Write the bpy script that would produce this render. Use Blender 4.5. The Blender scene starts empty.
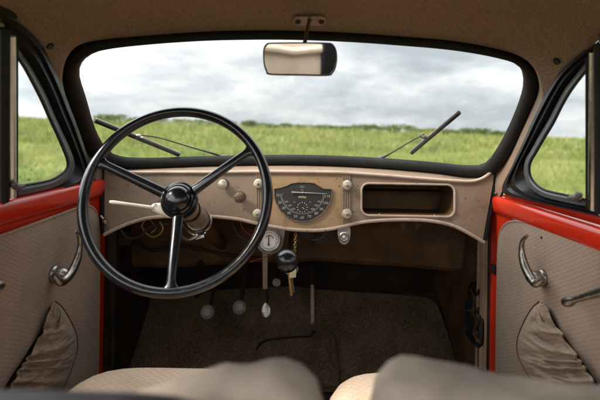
import bpy, bmesh, math, random
import numpy as np
from mathutils import Vector, Matrix, noise
from mathutils.geometry import delaunay_2d_cdt
rad = math.radians
C = bpy.context.scene.collection
SC = bpy.context.scene
random.seed(7)

# ------------------------------------------------------------------ camera, world, sun, exposure
CAMZ, HOR, FPX, ROLL = 1.2, 128.0, 500.0, rad(1.2)
cam = bpy.data.cameras.new('camera')
cam.sensor_width = 36; cam.lens = 30; cam.shift_y = -(200-HOR)/600.0
cam.clip_start = 0.02; cam.clip_end = 3000
cam.dof.use_dof = True; cam.dof.focus_distance = 1.38; cam.dof.aperture_fstop = 3.3
camo = bpy.data.objects.new('camera', cam); C.objects.link(camo)
camo.location = (0, 0, CAMZ)
camo.rotation_euler = (Matrix.Rotation(rad(90), 3, 'X') @ Matrix.Rotation(ROLL, 3, 'Z')).to_euler()
SC.camera = camo

SUN_AZ, SUN_EL = rad(246), rad(40)          # compass-like: 0 = +Y, clockwise; behind and to the driver's side
sdir = Vector((math.sin(SUN_AZ)*math.cos(SUN_EL), math.cos(SUN_AZ)*math.cos(SUN_EL), math.sin(SUN_EL)))
w = bpy.data.worlds.new('World'); SC.world = w; w.use_nodes = True
nt = w.node_tree; nt.nodes.clear()
def N(t, **k):
    n = nt.nodes.new(t)
    for a, b in k.items(): setattr(n, a, b)
    return n
out = N('ShaderNodeOutputWorld')
sky = N('ShaderNodeTexSky'); sky.sky_type = 'NISHITA'; sky.sun_disc = False
sky.sun_elevation = SUN_EL; sky.sun_rotation = SUN_AZ
bg1 = N('ShaderNodeBackground'); bg1.inputs['Strength'].default_value = 0.05
nt.links.new(sky.outputs[0], bg1.inputs['Color'])
tc = N('ShaderNodeTexCoord')
mp = N('ShaderNodeMapping'); mp.inputs['Scale'].default_value = (2.4, 2.4, 7.0); mp.inputs['Location'].default_value = (5.2, 8.3, 1.5)
nt.links.new(tc.outputs['Generated'], mp.inputs['Vector'])
cn = N('ShaderNodeTexNoise'); cn.inputs['Scale'].default_value = 1.25; cn.inputs['Detail'].default_value = 7; cn.inputs['Roughness'].default_value = 0.62; cn.inputs['Distortion'].default_value = 0.1
nt.links.new(mp.outputs[0], cn.inputs['Vector'])
cr = N('ShaderNodeValToRGB')
e = cr.color_ramp.elements
e[0].position = 0.39; e[0].color = (0.52, 0.57, 0.60, 1)
e[1].position = 0.57; e[1].color = (1.0, 1.0, 0.99, 1)
m_ = cr.color_ramp.elements.new(0.485); m_.color = (0.74, 0.775, 0.80, 1)
nt.links.new(cn.outputs[0], cr.inputs[0])
# overcast sky: brighter towards the zenith and round the veiled sun
sx = N('ShaderNodeSeparateXYZ'); nt.links.new(tc.outputs['Generated'], sx.inputs[0])
zr = N('ShaderNodeMapRange'); zr.inputs['From Min'].default_value = 0.18; zr.inputs['From Max'].default_value = 0.85
zr.inputs['To Min'].default_value = 1.0; zr.inputs['To Max'].default_value = 2.5
nt.links.new(sx.outputs['Z'], zr.inputs['Value'])
dt = N('ShaderNodeVectorMath', operation='DOT_PRODUCT'); nt.links.new(tc.outputs['Generated'], dt.inputs[0]); dt.inputs[1].default_value = sdir
sr = N('ShaderNodeMapRange'); sr.interpolation_type = 'SMOOTHSTEP'
sr.inputs['From Min'].default_value = -0.1; sr.inputs['From Max'].default_value = 1.0; sr.inputs['To Min'].default_value = 0.0; sr.inputs['To Max'].default_value = 4.2
nt.links.new(dt.outputs['Value'], sr.inputs['Value'])
ad = N('ShaderNodeMath', operation='ADD'); nt.links.new(zr.outputs[0], ad.inputs[0]); nt.links.new(sr.outputs[0], ad.inputs[1])
CLOUD = 0.30
ml = N('ShaderNodeMath', operation='MULTIPLY'); nt.links.new(ad.outputs[0], ml.inputs[0]); ml.inputs[1].default_value = CLOUD
bg2 = N('ShaderNodeBackground'); nt.links.new(cr.outputs[0], bg2.inputs['Color']); nt.links.new(ml.outputs[0], bg2.inputs['Strength'])
mx = N('ShaderNodeMixShader'); mx.inputs[0].default_value = 0.95
nt.links.new(bg1.outputs[0], mx.inputs[1]); nt.links.new(bg2.outputs[0], mx.inputs[2]); nt.links.new(mx.outputs[0], out.inputs[0])

sl = bpy.data.lights.new('sun', 'SUN'); sl.energy = 1.5; sl.angle = rad(14); sl.color = (1, 0.91, 0.79)
so = bpy.data.objects.new('sun', sl); C.objects.link(so); so.rotation_euler = sdir.to_track_quat('Z', 'Y').to_euler(); so.location = sdir*30
SC.view_settings.view_transform = 'Standard'; SC.view_settings.look = 'None'
SC.view_settings.exposure = 1.92; SC.view_settings.gamma = 1; SC.view_settings.use_curve_mapping = False
SC.render.engine = 'CYCLES'
SC.cycles.use_denoising = True
SC.cycles.max_bounces = 9; SC.cycles.diffuse_bounces = 6; SC.cycles.transparent_max_bounces = 12; SC.cycles.glossy_bounces = 4
SC.cycles.sample_clamp_indirect = 6

# ------------------------------------------------------------------ measuring: where a sight line meets a real surface
def ray(px, py):
    x, y = px-300, py-HOR
    c, s = math.cos(ROLL), math.sin(ROLL)
    return ((x*c + y*s)/FPX, (-x*s + y*c)/FPX)
def P(px, py, Y):
    a, b = ray(px, py); return Vector((a*Y, Y, CAMZ - b*Y))
def hit(px, py, f, lo=0.25, hi=3.0):
    a, b = ray(px, py)
    g = lambda Y: f(a*Y, Y, CAMZ-b*Y)
    s0 = g(lo) > 0
    for _ in range(46):
        m = (lo+hi)/2
        if (g(m) > 0) == s0: lo = m
        else: hi = m
    return Vector((a*lo, lo, CAMZ-b*lo))
def hw(Y, Z):                                # inner half width of the cabin at the doors
    return 0.60 - 0.06*(Y-1.0) - (0.20*(Z-1.04) if Z > 1.04 else 0.0)
def D(side, px, py, off=0.0):                # on a door, off = metres into the cabin
    return hit(px, py, lambda X, Y, Z: side*X - (hw(Y, Z)-off))
def wind_y(X, Z): return 1.6 - 1.19*(Z-1.08) - 0.40*X*X
def W(px, py, off=0.0):                      # on the windscreen, off = metres forward of it
    return hit(px, py, lambda X, Y, Z: Y - wind_y(X, Z) - off)
def dash_y(X, Z): return 1.40 + 0.12*X*X + 0.15*(Z-1.0)
def K(px, py, off=0.0):                      # on the dashboard face, off = metres towards the driver
    return hit(px, py, lambda X, Y, Z: Y - dash_y(X, Z) + off)
def toe(X, Z): return 1.9 - (0.585-Z)*1.0
def T(px, py, off=0.0):                      # on the sloping toe board
    return hit(px, py, lambda X, Y, Z: Y - toe(X, Z) + off)

# ------------------------------------------------------------------ mesh helpers
def spline(pts, n, closed=False):
    pts = [Vector(p) for p in pts]; m = len(pts)
    segs = m if closed else m-1
    L = [0]
    def pt(i): return pts[i % m] if closed else pts[min(max(i, 0), m-1)]
    res = []
    dense = []
    for s in range(segs):
        p0, p1, p2, p3 = pt(s-1), pt(s), pt(s+1), pt(s+2)
        for k in range(12):
            t = k/12
            dense.append(0.5*((2*p1) + (p2-p0)*t + (2*p0-5*p1+4*p2-p3)*t*t + (3*p1-p0-3*p2+p3)*t**3))
    dense.append(pts[0].copy() if closed else pts[-1].copy())
    for a, b in zip(dense, dense[1:]): L.append(L[-1] + (b-a).length)
    tot = L[-1]; j = 0
    cnt = n if closed else n-1
    for k in range(n):
        d = tot*k/cnt
        while j < len(L)-2 and L[j+1] < d: j += 1
        f = (d-L[j])/max(L[j+1]-L[j], 1e-9)
        res.append(dense[j].lerp(dense[j+1], min(max(f, 0), 1)))
    return res
class B:
    """collects vertices and faces for ONE mesh"""
    def __init__(s): s.v = []; s.f = []
    def add(s, vs, fs):
        o = len(s.v); s.v += [tuple(v) for v in vs]; s.f += [tuple(i+o for i in f) for f in fs]; return s
    def grid(s, rows, close_u=False, close_v=False):
        n, m = len(rows), len(rows[0]); vs = [p for r in rows for p in r]; fs = []
        for i in range(n if close_v else n-1):
            for j in range(m if close_u else m-1):
                a, b = i*m+j, i*m+(j+1) % m; c, d = ((i+1) % n)*m+(j+1) % m, ((i+1) % n)*m+j
                fs.append((a, b, c, d))
        return s.add(vs, fs)
    def rings(s, rings, cap=True, closed=False):
        n = len(rings[0]); k = len(rings); vs = [p for r in rings for p in r]; fs = []
        for i in range(k if closed else k-1):
            for j in range(n):
                a, b = i*n+j, i*n+(j+1) % n; i2 = (i+1) % k
                fs.append((a, b, i2*n+(j+1) % n, i2*n+j))
        if cap and not closed:
            fs.append(tuple(range(n-1, -1, -1))); fs.append(tuple((k-1)*n+j for j in range(n)))
        return s.add(vs, fs)
    def tube(s, path, r, seg=10, closed=False, flat=1.0, up=None, cap=True):
        path = [Vector(p) for p in path]; k = len(path)
        R = r if isinstance(r, (list, tuple)) else [r]*k
        rings = []; prev = None
        for i in range(k):
            if closed: t = path[(i+1) % k]-path[i-1]
            else: t = path[min(i+1, k-1)]-path[max(i-1, 0)]
            t.normalize()
            if prev is None:
                u = Vector(up) if up else (Vector((0, 0, 1)) if abs(t.z) < 0.9 else Vector((1, 0, 0)))
            else: u = prev
            if up: u = Vector(up)
            u = u - t*u.dot(t)
            if u.length < 1e-5: u = t.orthogonal()
            u.normalize(); prev = u; v = t.cross(u)
            rings.append([path[i] + (u*math.cos(a)*R[i] + v*math.sin(a)*R[i]*flat) for a in [2*math.pi*j/seg for j in range(seg)]])
        return s.rings(rings, cap, closed)
    def lathe(s, prof, org, ax, seg=32, arc=None):
        ax = Vector(ax).normalized(); u = ax.orthogonal().normalized(); v = ax.cross(u); org = Vector(org)
        rings = [[org + ax*h + (u*math.cos(a) + v*math.sin(a))*max(r, 1e-5) for a in [2*math.pi*j/seg for j in range(seg)]] for r, h in prof]
        return s.rings(rings, True)
    def ball(s, c, r, seg=14):
        c = Vector(c); rr = r if isinstance(r, (tuple, list)) else (r, r, r)
        rings = []
        for i in range(1, seg):
            a = math.pi*i/seg
            rings.append([c + Vector((rr[0]*math.sin(a)*math.cos(b), rr[1]*math.sin(a)*math.sin(b), rr[2]*math.cos(a))) for b in [2*math.pi*j/(seg*2) for j in range(seg*2)]])
        return s.rings(rings, True)
    def box(s, lo, hi, M=None, bev=0.0):
        (x0, y0, z0), (x1, y1, z1) = lo, hi
        bm = bmesh.new(); bmesh.ops.create_cube(bm, size=1)
        for v in bm.verts: v.co = Vector(((x0+x1)/2 + v.co.x*(x1-x0), (y0+y1)/2 + v.co.y*(y1-y0), (z0+z1)/2 + v.co.z*(z1-z0)))
        if bev: bmesh.ops.bevel(bm, geom=bm.edges[:], offset=bev, segments=3, affect='EDGES', profile=0.5)
        bm.verts.index_update()
        vs = [(M @ v.co if M else v.co.copy()) for v in bm.verts]; fs = [[v.index for v in f.verts] for f in bm.faces]; bm.free()
        return s.add(vs, fs)
    def sheet(s, outline, surf, holes=(), step=8.0, back=None):
        """outline and holes in measuring pixels; surf maps to the surface; back maps to the rear face when the sheet has thickness"""
        vs2, edges = [], []
        def loop(pts):
            o = len(vs2)
            for p in pts: vs2.append(Vector((p[0], p[1])))
            n = len(pts)
            for i in range(n): edges.append((o+i, o+(i+1) % n))
        loop(outline)
        for h in holes: loop(h)
        def inside(p, poly):
            c = False; n = len(poly); x, y = p
            for i in range(n):
                x1, y1 = poly[i][0], poly[i][1]; x2, y2 = poly[(i+1) % n][0], poly[(i+1) % n][1]
                if (y1 > y) != (y2 > y) and x < (x2-x1)*(y-y1)/(y2-y1)+x1: c = not c
            return c
        def near(p, poly, d):
            return any((Vector((q[0], q[1]))-Vector(p)).length < d for q in poly)
        xs = [p[0] for p in outline]; ys = [p[1] for p in outline]
        x = min(xs)+step/2
        while x < max(xs):
            y = min(ys)+step/2
            while y < max(ys):
                if inside((x, y), outline) and not any(inside((x, y), h) for h in holes) and not any(near((x, y), q, step*0.45) for q in (outline, *holes)):
                    vs2.append(Vector((x, y)))
                y += step
            x += step
        ov, oe, of, *_ = delaunay_2d_cdt(vs2, edges, [], 0, 1e-5)
        fs = []
        for f in of:
            c = sum((ov[i] for i in f), Vector((0, 0)))/len(f)
            if inside(c, outline) and not any(inside(c, h) for h in holes): fs.append(tuple(f))
        front = [surf(p.x, p.y) for p in ov]
        if back is None: return s.add(front, fs)
        bk = [back(p.x, p.y) for p in ov]; n = len(front)
        cnt = {}
        for f in fs:
            for i in range(len(f)): cnt[(f[i], f[(i+1) % len(f)])] = 1
        side = [(a, b) for (a, b) in cnt if (b, a) not in cnt]
        return s.add(front+bk, fs + [tuple(i+n for i in reversed(f)) for f in fs] + [(b, a, a+n, b+n) for a, b in side])
    def build(s, name, m, parent=None, smooth=True, sharp=35, kind=None):
        me = bpy.data.meshes.new(name); me.from_pydata(s.v, [], s.f); me.update()
        bm = bmesh.new(); bm.from_mesh(me)
        bmesh.ops.remove_doubles(bm, verts=bm.verts[:], dist=1e-6)
        bmesh.ops.recalc_face_normals(bm, faces=bm.faces[:])
        if smooth:
            for f in bm.faces: f.smooth = True
            for ed in bm.edges:
                if len(ed.link_faces) == 2 and ed.calc_face_angle(0) > rad(sharp): ed.smooth = False
        bm.to_mesh(me); bm.free()
        me.materials.append(m)
        o = bpy.data.objects.new(name, me); C.objects.link(o)
        if parent is not None:
            o.parent = parent
            q = parent; base = Vector((0, 0, 0))
            while q is not None: base += q.location; q = q.parent
            o.location = -base
        if kind: o['kind'] = kind
        return o
def thing(name, label, cat, loc=(0, 0, 0), group=None):
    o = bpy.data.objects.new(name, None); C.objects.link(o); o.location = loc; o.empty_display_size = 0.05
    o['label'] = label; o['category'] = cat; o['kind'] = 'thing'
    if group: o['group'] = group
    return o
def tag(o, label, cat, group=None, kind='thing'):
    o['label'] = label; o['category'] = cat; o['kind'] = kind
    if group: o['group'] = group
    return o
def rrect(x0, y0, x1, y1, r, n=6):
    pts = []
    for cx, cy, a0 in ((x1-r, y0+r, -90), (x1-r, y1-r, 0), (x0+r, y1-r, 90), (x0+r, y0+r, 180)):
        for k in range(n+1):
            a = rad(a0+90*k/n); pts.append((cx+r*math.cos(a), cy+r*math.sin(a)))
    return pts
def px_spline(pts, n, closed=False): return [(p.x, p.y) for p in spline([(a, b, 0) for a, b in pts], n, closed)]

# ------------------------------------------------------------------ materials
class MT:
    def __init__(s, name):
        s.m = bpy.data.materials.new(name); s.m.use_nodes = True; s.t = s.m.node_tree
        s.b = s.t.nodes['Principled BSDF']; s.o = s.t.nodes['Material Output']; s.tc = s.n('ShaderNodeTexCoord')
    def n(s, t, **k):
        q = s.t.nodes.new(t)
        for a, b in k.items():
            if a in q.inputs.keys() if hasattr(q.inputs, 'keys') else False: q.inputs[a].default_value = b
            else: setattr(q, a, b)
        return q
    def l(s, a, b): s.t.links.new(a, b)
    def set(s, **k):
        for a, b in k.items(): s.b.inputs[a.replace('_', ' ')].default_value = b
        return s
    def noise(s, scale, detail=4, rough=0.55, coord='Object', sc=None, dist=0):
        q = s.n('ShaderNodeTexNoise'); q.inputs['Scale'].default_value = scale; q.inputs['Detail'].default_value = detail; q.inputs['Roughness'].default_value = rough; q.inputs['Distortion'].default_value = dist
        src = s.tc.outputs[coord]
        if sc:
            mp = s.n('ShaderNodeMapping'); mp.inputs['Scale'].default_value = sc; s.l(src, mp.inputs[0]); src = mp.outputs[0]
        s.l(src, q.inputs['Vector']); return q.outputs[0]
    def ramp(s, fac, stops):
        q = s.n('ShaderNodeValToRGB'); el = q.color_ramp.elements
        while len(el) < len(stops): el.new(0.5)
        for x, (p, c) in zip(el, sorted(stops, key=lambda a: a[0])): x.position = p; x.color = (*c, 1) if len(c) == 3 else c
        s.l(fac, q.inputs[0]); return q.outputs[0]
    def math(s, op, a, b=None):
        q = s.n('ShaderNodeMath', operation=op)
        for i, x in enumerate((a, b)):
            if x is None: continue
            if isinstance(x, (int, float)): q.inputs[i].default_value = x
            else: s.l(x, q.inputs[i])
        return q.outputs[0]
    def mix(s, fac, a, b, mode='MIX'):
        q = s.n('ShaderNodeMix'); q.data_type = 'RGBA'; q.blend_type = mode
        for i, x in ((0, fac), (6, a), (7, b)):
            if isinstance(x, (int, float)): q.inputs[i].default_value = x
            elif isinstance(x, tuple): q.inputs[i].default_value = (*x, 1)
            else: s.l(x, q.inputs[i])
        return q.outputs[2]
    def bump(s, h, strength=0.3, dist=0.002):
        q = s.n('ShaderNodeBump'); q.inputs['Strength'].default_value = strength; q.inputs['Distance'].default_value = dist
        s.l(h, q.inputs['Height']); s.l(q.outputs[0], s.b.inputs['Normal']); return s
    def col(s, x):
        if isinstance(x, tuple): s.b.inputs['Base Color'].default_value = (*x, 1)
        else: s.l(x, s.b.inputs['Base Color'])
        return s
    def rough(s, x):
        if isinstance(x, (int, float)): s.b.inputs['Roughness'].default_value = x
        else: s.l(x, s.b.inputs['Roughness'])
        return s
    def done(s): return s.m
def grey(v): return (v, v, v)
M = {}
def plain(key, c, r=0.5, metal=0.0, spec=0.5, var=0.15, vs=25, bump=0.0, bs=200, coat=0.0, sheen=0.0):
    t = MT(key)
    n1 = t.noise(vs, 5)
    lo = tuple(x*(1-var) for x in c); hi = tuple(min(1, x*(1+var)) for x in c)
    t.col(t.ramp(n1, [(0.3, lo), (0.7, hi)]))
    t.rough(t.ramp(t.noise(vs*1.7, 4), [(0.3, grey(max(0.02, r-0.07))), (0.75, grey(min(1, r+0.1)))]))
    t.set(Metallic=metal, Specular_IOR_Level=spec, Coat_Weight=coat, Coat_Roughness=0.06, Sheen_Weight=sheen)
    if bump: t.bump(t.noise(bs, 3), bump, 0.001)
    M[key] = t.done(); return M[key]
plain('black rubber', (0.009, 0.009, 0.009), 0.6, spec=0.22, var=0.3, bump=0.15, bs=60)
plain('black paint', (0.010, 0.010, 0.011), 0.4, spec=0.3, var=0.2)
plain('bakelite', (0.006, 0.007, 0.009), 0.2, var=0.2, vs=40, coat=0.15)
plain('chrome', (0.62, 0.60, 0.57), 0.2, metal=1.0, var=0.12, vs=60)
plain('bright strip', (0.78, 0.77, 0.74), 0.38, metal=0.85, var=0.12, vs=40)
plain('worn chrome', (0.27, 0.245, 0.215), 0.32, metal=1.0, var=0.35, vs=120, bump=0.2, bs=300)
plain('dull steel', (0.185, 0.165, 0.14), 0.5, metal=0.1, var=0.25, vs=50)
plain('brown paint', (0.080, 0.042, 0.019), 0.6, spec=0.12, var=0.45, vs=11, bump=0.1)
plain('dark paint', (0.026, 0.017, 0.011), 0.6, spec=0.15, var=0.4, vs=10)
plain('grey frame', (0.095, 0.10, 0.105), 0.33, var=0.2, vs=30)
plain('cream plastic', (0.62, 0.57, 0.48), 0.35, var=0.08)
plain('ivory face', (0.55, 0.52, 0.45), 0.4, var=0.12, vs=150)
plain('old ivory', (0.36, 0.32, 0.25), 0.35, var=0.25, vs=150)
plain('worn ivory metal', (0.42, 0.38, 0.31), 0.38, metal=0.55, var=0.35, vs=140, bump=0.2, bs=260)
plain('dark steel', (0.085, 0.078, 0.068), 0.5, metal=0.3, var=0.35, vs=70)
plain('gauge black', (0.010, 0.009, 0.008), 0.7, var=0.2)
plain('gauge print', (0.30, 0.28, 0.245), 0.5, var=0.1)
plain('print faded', (0.55, 0.45, 0.25), 0.5, var=0.1)
plain('dark vinyl', (0.020, 0.019, 0.022), 0.45, var=0.25, bump=0.2)
plain('paper tag', (0.55, 0.46, 0.32), 0.8, var=0.15)
plain('brass', (0.28, 0.20, 0.10), 0.4, metal=1.0, var=0.25, vs=90)
plain('rust', (0.13, 0.080, 0.050), 0.6, metal=0.4, var=0.7, vs=160, bump=0.5, bs=260)
plain('wire yellow', (0.22, 0.12, 0.03), 0.5)
plain('wire red', (0.22, 0.03, 0.02), 0.5)
plain('bark', (0.05, 0.035, 0.025), 0.9)
plain('worn leather', (0.285, 0.228, 0.182), 0.75, spec=0.2, var=0.3, vs=15, bump=0.25, bs=140)

def make_dash(key, base, dark, scratch, brown=0.0):
    t = MT(key)
    c = t.ramp(t.noise(6, 6, 0.6), [(0.3, tuple(x*0.86 for x in base)), (0.7, tuple(x*1.1 for x in base))])
    st = t.noise(16, 7, 0.68, dist=0.6)
    c = t.mix(t.ramp(st, [(0.51, grey(0)), (0.70, grey(0.6))]), c, dark)
    sp = t.noise(75, 3, 0.5)
    c = t.mix(t.ramp(sp, [(0.675, grey(0)), (0.72, grey(0.9))]), c, scratch)
    ln = t.noise(9, 4, 0.6, sc=(3, 1, 24), dist=0.8)
    c = t.mix(t.ramp(ln, [(0.645, grey(0)), (0.70, grey(0.6))]), c, scratch)
    t.col(c); t.rough(t.ramp(st, [(0.3, grey(0.30)), (0.7, grey(0.52))])); t.set(Specular_IOR_Level=0.3)
    t.bump(t.noise(45, 5), 0.10, 0.002)
    M[key] = t.done()
make_dash('beige paint', (0.205, 0.146, 0.102), (0.115, 0.076, 0.050), (0.05, 0.033, 0.022))
make_dash('varnished paint', (0.275, 0.178, 0.096), (0.130, 0.076, 0.034), (0.06, 0.032, 0.015))
make_dash('pillar paint', (0.205, 0.140, 0.097), (0.15, 0.10, 0.07), (0.06, 0.04, 0.03))
make_dash('trim paint', (0.35, 0.265, 0.20), (0.19, 0.135, 0.098), (0.09, 0.062, 0.042))

t = MT('red enamel')
c = t.ramp(t.noise(5, 4), [(0.3, (0.42, 0.019, 0.006)), (0.7, (0.52, 0.027, 0.008))])
c = t.mix(t.ramp(t.noise(70, 4, 0.6), [(0.70, grey(0)), (0.76, grey(0.5))]), c, (0.16, 0.012, 0.008))
t.col(c).rough(t.ramp(t.noise(18, 5), [(0.3, grey(0.18)), (0.7, grey(0.26))])); t.set(Coat_Weight=0.5, Coat_Roughness=0.04)
t.bump(t.noise(9, 2), 0.03, 0.002); M['red'] = t.done()

def weave(key, base, lines, ax, period, soft=0.5, fleck=0.25):
    """woven cloth with a small diamond figure; ax = the two object axes the figure lies in"""
    t = MT(key)
    s = t.n('ShaderNodeSeparateXYZ'); t.l(t.tc.outputs['Object'], s.inputs[0])
    wob = t.math('MULTIPLY', t.math('SUBTRACT', t.noise(9, 2), 0.5), 0.004)
    a = t.math('DIVIDE', t.math('ADD', s.outputs[ax[0]], wob), period[0]); b = t.math('DIVIDE', t.math('ADD', s.outputs[ax[1]], wob), period[1])
    u = t.math('PINGPONG', t.math('ADD', a, b), 0.5); v = t.math('PINGPONG', t.math('SUBTRACT', a, b), 0.5)
    d = t.math('MINIMUM', u, v)
    inner = t.math('MINIMUM', t.math('ABSOLUTE', t.math('SUBTRACT', u, 0.5)), t.math('ABSOLUTE', t.math('SUBTRACT', v, 0.5)))
    lat = t.ramp(d, [(0.06, grey(1)), (0.17, grey(0))])
    c = t.ramp(t.noise(7, 4), [(0.3, tuple(x*0.9 for x in base)), (0.7, tuple(x*1.08 for x in base))])
    c = t.mix(t.math('MULTIPLY', lat, soft), c, lines)
    fn = t.noise(650, 2, 0.6)
    c = t.mix(fleck, c, t.ramp(fn, [(0.35, tuple(x*0.4 for x in base)), (0.65, tuple(min(1, x*1.7) for x in base))]))
    gr = t.noise(5, 5, 0.65)
    c = t.mix(t.ramp(gr, [(0.48, grey(0)), (0.72, grey(0.5))]), c, tuple(x*0.5 for x in base))
    t.col(c).rough(0.9); t.set(Specular_IOR_Level=0.2, Sheen_Weight=0.12)
    t.bump(t.math('ADD', t.math('MULTIPLY', d, 0.7), t.math('MULTIPLY', fn, 0.5)), 0.35, 0.002)
    M[key] = t.done()
weave('door cloth', (0.215, 0.150, 0.107), (0.375, 0.278, 0.205), (1, 2), (0.0185, 0.0098), 0.5)
weave('pocket cloth', (0.205, 0.145, 0.102), (0.33, 0.245, 0.18), (1, 2), (0.0175, 0.0095), 0.5)
weave('rear cloth', (0.66, 0.53, 0.41), (0.74, 0.62, 0.50), (0, 2), (0.021, 0.021), 0.3)
weave('seat cloth', (0.56, 0.41, 0.29), (0.72, 0.56, 0.42), (0, 1), (0.021, 0.021), 0.5)

t = MT('headlining')
s = t.n('ShaderNodeSeparateXYZ'); t.l(t.tc.outputs['Object'], s.inputs[0])
w1 = t.math('SINE', t.math('MULTIPLY', s.outputs[0], 1100)); w2 = t.math('SINE', t.math('MULTIPLY', s.outputs[1], 1500))
wv = t.math('MULTIPLY', w1, w2); fn = t.noise(420, 3, 0.65)
base = t.ramp(t.noise(4, 4), [(0.3, (0.190, 0.125, 0.082)), (0.7, (0.245, 0.165, 0.112))])
c = t.mix(0.6, base, t.ramp(t.math('ADD', t.math('MULTIPLY', wv, 0.12), fn), [(0.33, (0.060, 0.039, 0.025)), (0.52, (0.185, 0.128, 0.088)), (0.72, (0.50, 0.37, 0.265))]))
t.col(c).rough(0.95); t.set(Specular_IOR_Level=0.1, Sheen_Weight=0.1); t.bump(fn, 0.5, 0.002); M['headlining'] = t.done()
t = MT('carpet pile')
fn = t.noise(190, 5, 0.75)
c = t.mix(0.62, t.ramp(t.noise(7, 6, 0.65), [(0.32, (0.095, 0.056, 0.034)), (0.5, (0.205, 0.135, 0.086)), (0.7, (0.36, 0.255, 0.175))]), t.ramp(fn, [(0.36, (0.025, 0.016, 0.011)), (0.55, (0.14, 0.10, 0.072)), (0.70, (0.46, 0.35, 0.26))]))
t.col(c).rough(1.0); t.set(Specular_IOR_Level=0.05); t.bump(t.noise(170, 5, 0.75), 1.0, 0.012); M['carpet'] = t.done()

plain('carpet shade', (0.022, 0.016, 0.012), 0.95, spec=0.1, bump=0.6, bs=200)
t = MT('window glass')
fr = t.n('ShaderNodeFresnel'); fr.inputs['IOR'].default_value = 1.5
tr = t.n('ShaderNodeBsdfTransparent'); tr.inputs['Color'].default_value = (0.965, 0.98, 0.975, 1)
gl = t.n('ShaderNodeBsdfGlossy'); gl.inputs['Roughness'].default_value = 0.02
df = t.n('ShaderNodeBsdfDiffuse'); df.inputs['Color'].default_value = (0.5, 0.5, 0.48, 1)
sp = t.ramp(t.noise(140, 4, 0.6), [(0.62, grey(0.004)), (0.78, grey(0.12))])
m1 = t.n('ShaderNodeMixShader'); t.l(t.math('MULTIPLY', fr.outputs[0], 0.05), m1.inputs[0]); t.l(tr.outputs[0], m1.inputs[1]); t.l(gl.outputs[0], m1.inputs[2])
m2 = t.n('ShaderNodeMixShader'); t.l(sp, m2.inputs[0]); t.l(m1.outputs[0], m2.inputs[1]); t.l(df.outputs[0], m2.inputs[2])
t.l(m2.outputs[0], t.o.inputs[0]); M['glass'] = t.done()
t = MT('mirror silver'); t.col((0.88, 0.87, 0.84)); t.set(Metallic=1.0); t.rough(t.ramp(t.noise(30, 4), [(0.3, grey(0.015)), (0.7, grey(0.04))])); M['mirror'] = t.done()

# ------------------------------------------------------------------ THE SETTING: meadow
def height(x, y):
    d = math.hypot(x, y)
    k = min(1, max(0, (d-8)/60)); k = k*k*(3-2*k)
    base = k*(0.95 - 0.0175*x*min(1, 60/max(d, 1)))
    return base + 0.10*noise.noise(Vector((x*0.09, y*0.09, 0)))*min(1, d/8) + (0.5*noise.noise(Vector((x*0.02, y*0.02, 5))) if d > 30 else 0)
t = MT('meadow ground')
n1 = t.noise(0.16, 6, 0.6); n2 = t.noise(1.3, 6, 0.7); n3 = t.noise(9, 4, 0.7)
c = t.ramp(n1, [(0.30, (0.085, 0.115, 0.028)), (0.50, (0.175, 0.200, 0.052)), (0.70, (0.25, 0.225, 0.080))])
c = t.mix(0.55, c, t.ramp(n2, [(0.34, (0.030, 0.055, 0.012)), (0.55, (0.10, 0.13, 0.028)), (0.72, (0.22, 0.20, 0.07))]))
c = t.mix(0.3, c, t.ramp(n3, [(0.35, (0.025, 0.045, 0.01)), (0.7, (0.17, 0.17, 0.06))]))
t.col(c).rough(1.0); t.set(Specular_IOR_Level=0.05); t.bump(n3, 0.6, 0.15); M['meadow'] = t.done()
rs = [0.5, 2, 4, 6, 8, 10, 12, 14, 16, 18, 20, 23, 26, 30, 35, 40, 45, 50, 56, 62, 70, 80, 95, 120, 160, 220, 320, 500, 900, 1600]
b = B(); NA = 144
rows = []
for r in rs:
    rows.append([(r*math.sin(a), r*math.cos(a), height(r*math.sin(a), r*math.cos(a)) if r < 100 else height(100*math.sin(a), 100*math.cos(a)) - (r-100)*0.025) for a in [2*math.pi*k/NA for k in range(NA)]])
b.grid(rows, close_u=True); b.add(rows[0], [tuple(range(NA))])
ground = b.build('meadow_ground', M['meadow'], kind='structure')

rng = np.random.default_rng(3)
def blades(n, dmin, dmax, amax, hlo, hhi, wlo, whi, power):
    u = rng.random(n); d = (dmin**power + u*(dmax**power-dmin**power))**(1/power)
    a = (rng.random(n)*2-1)*amax
    x = d*np.sin(a); y = d*np.cos(a)
    z = np.array([height(p, q) for p, q in zip(x, y)])
    cl = np.array([noise.noise(Vector((p*0.35, q*0.35, 9))) for p, q in zip(x, y)])
    keep = rng.random(n) < np.clip(0.6 + cl*1.3, 0.05, 1)
    x, y, z, cl, d = x[keep], y[keep], z[keep], cl[keep], d[keep]; n = len(x)
    h = (hlo + rng.random(n)**1.6*(hhi-hlo))*(0.8+0.5*np.clip(cl, -0.5, 1)); wd = wlo + rng.random(n)*(whi-wlo)
    tus = np.array([noise.noise(Vector((p*0.75, q*0.75, 31))) for p, q in zip(x, y)]); h = h*np.clip(0.70 + 1.5*tus, 0.35, 1.7)
    th = rng.random(n)*2*np.pi; ln = h*(0.15+0.5*rng.random(n)); la = rng.random(n)*2*np.pi
    v = np.zeros((n, 5, 3))
    cx, sx_ = np.cos(th)*wd/2, np.sin(th)*wd/2
    for k, (f, ws) in enumerate(((0, 1), (0, -1), (0.55, -0.8), (0.55, 0.8), (1, 0))):
        v[:, k, 0] = x + cx*ws + np.cos(la)*ln*f*f; v[:, k, 1] = y + sx_*ws + np.sin(la)*ln*f*f; v[:, k, 2] = z - 0.02 + h*f*(1-0.12*f)
    return v
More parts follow.
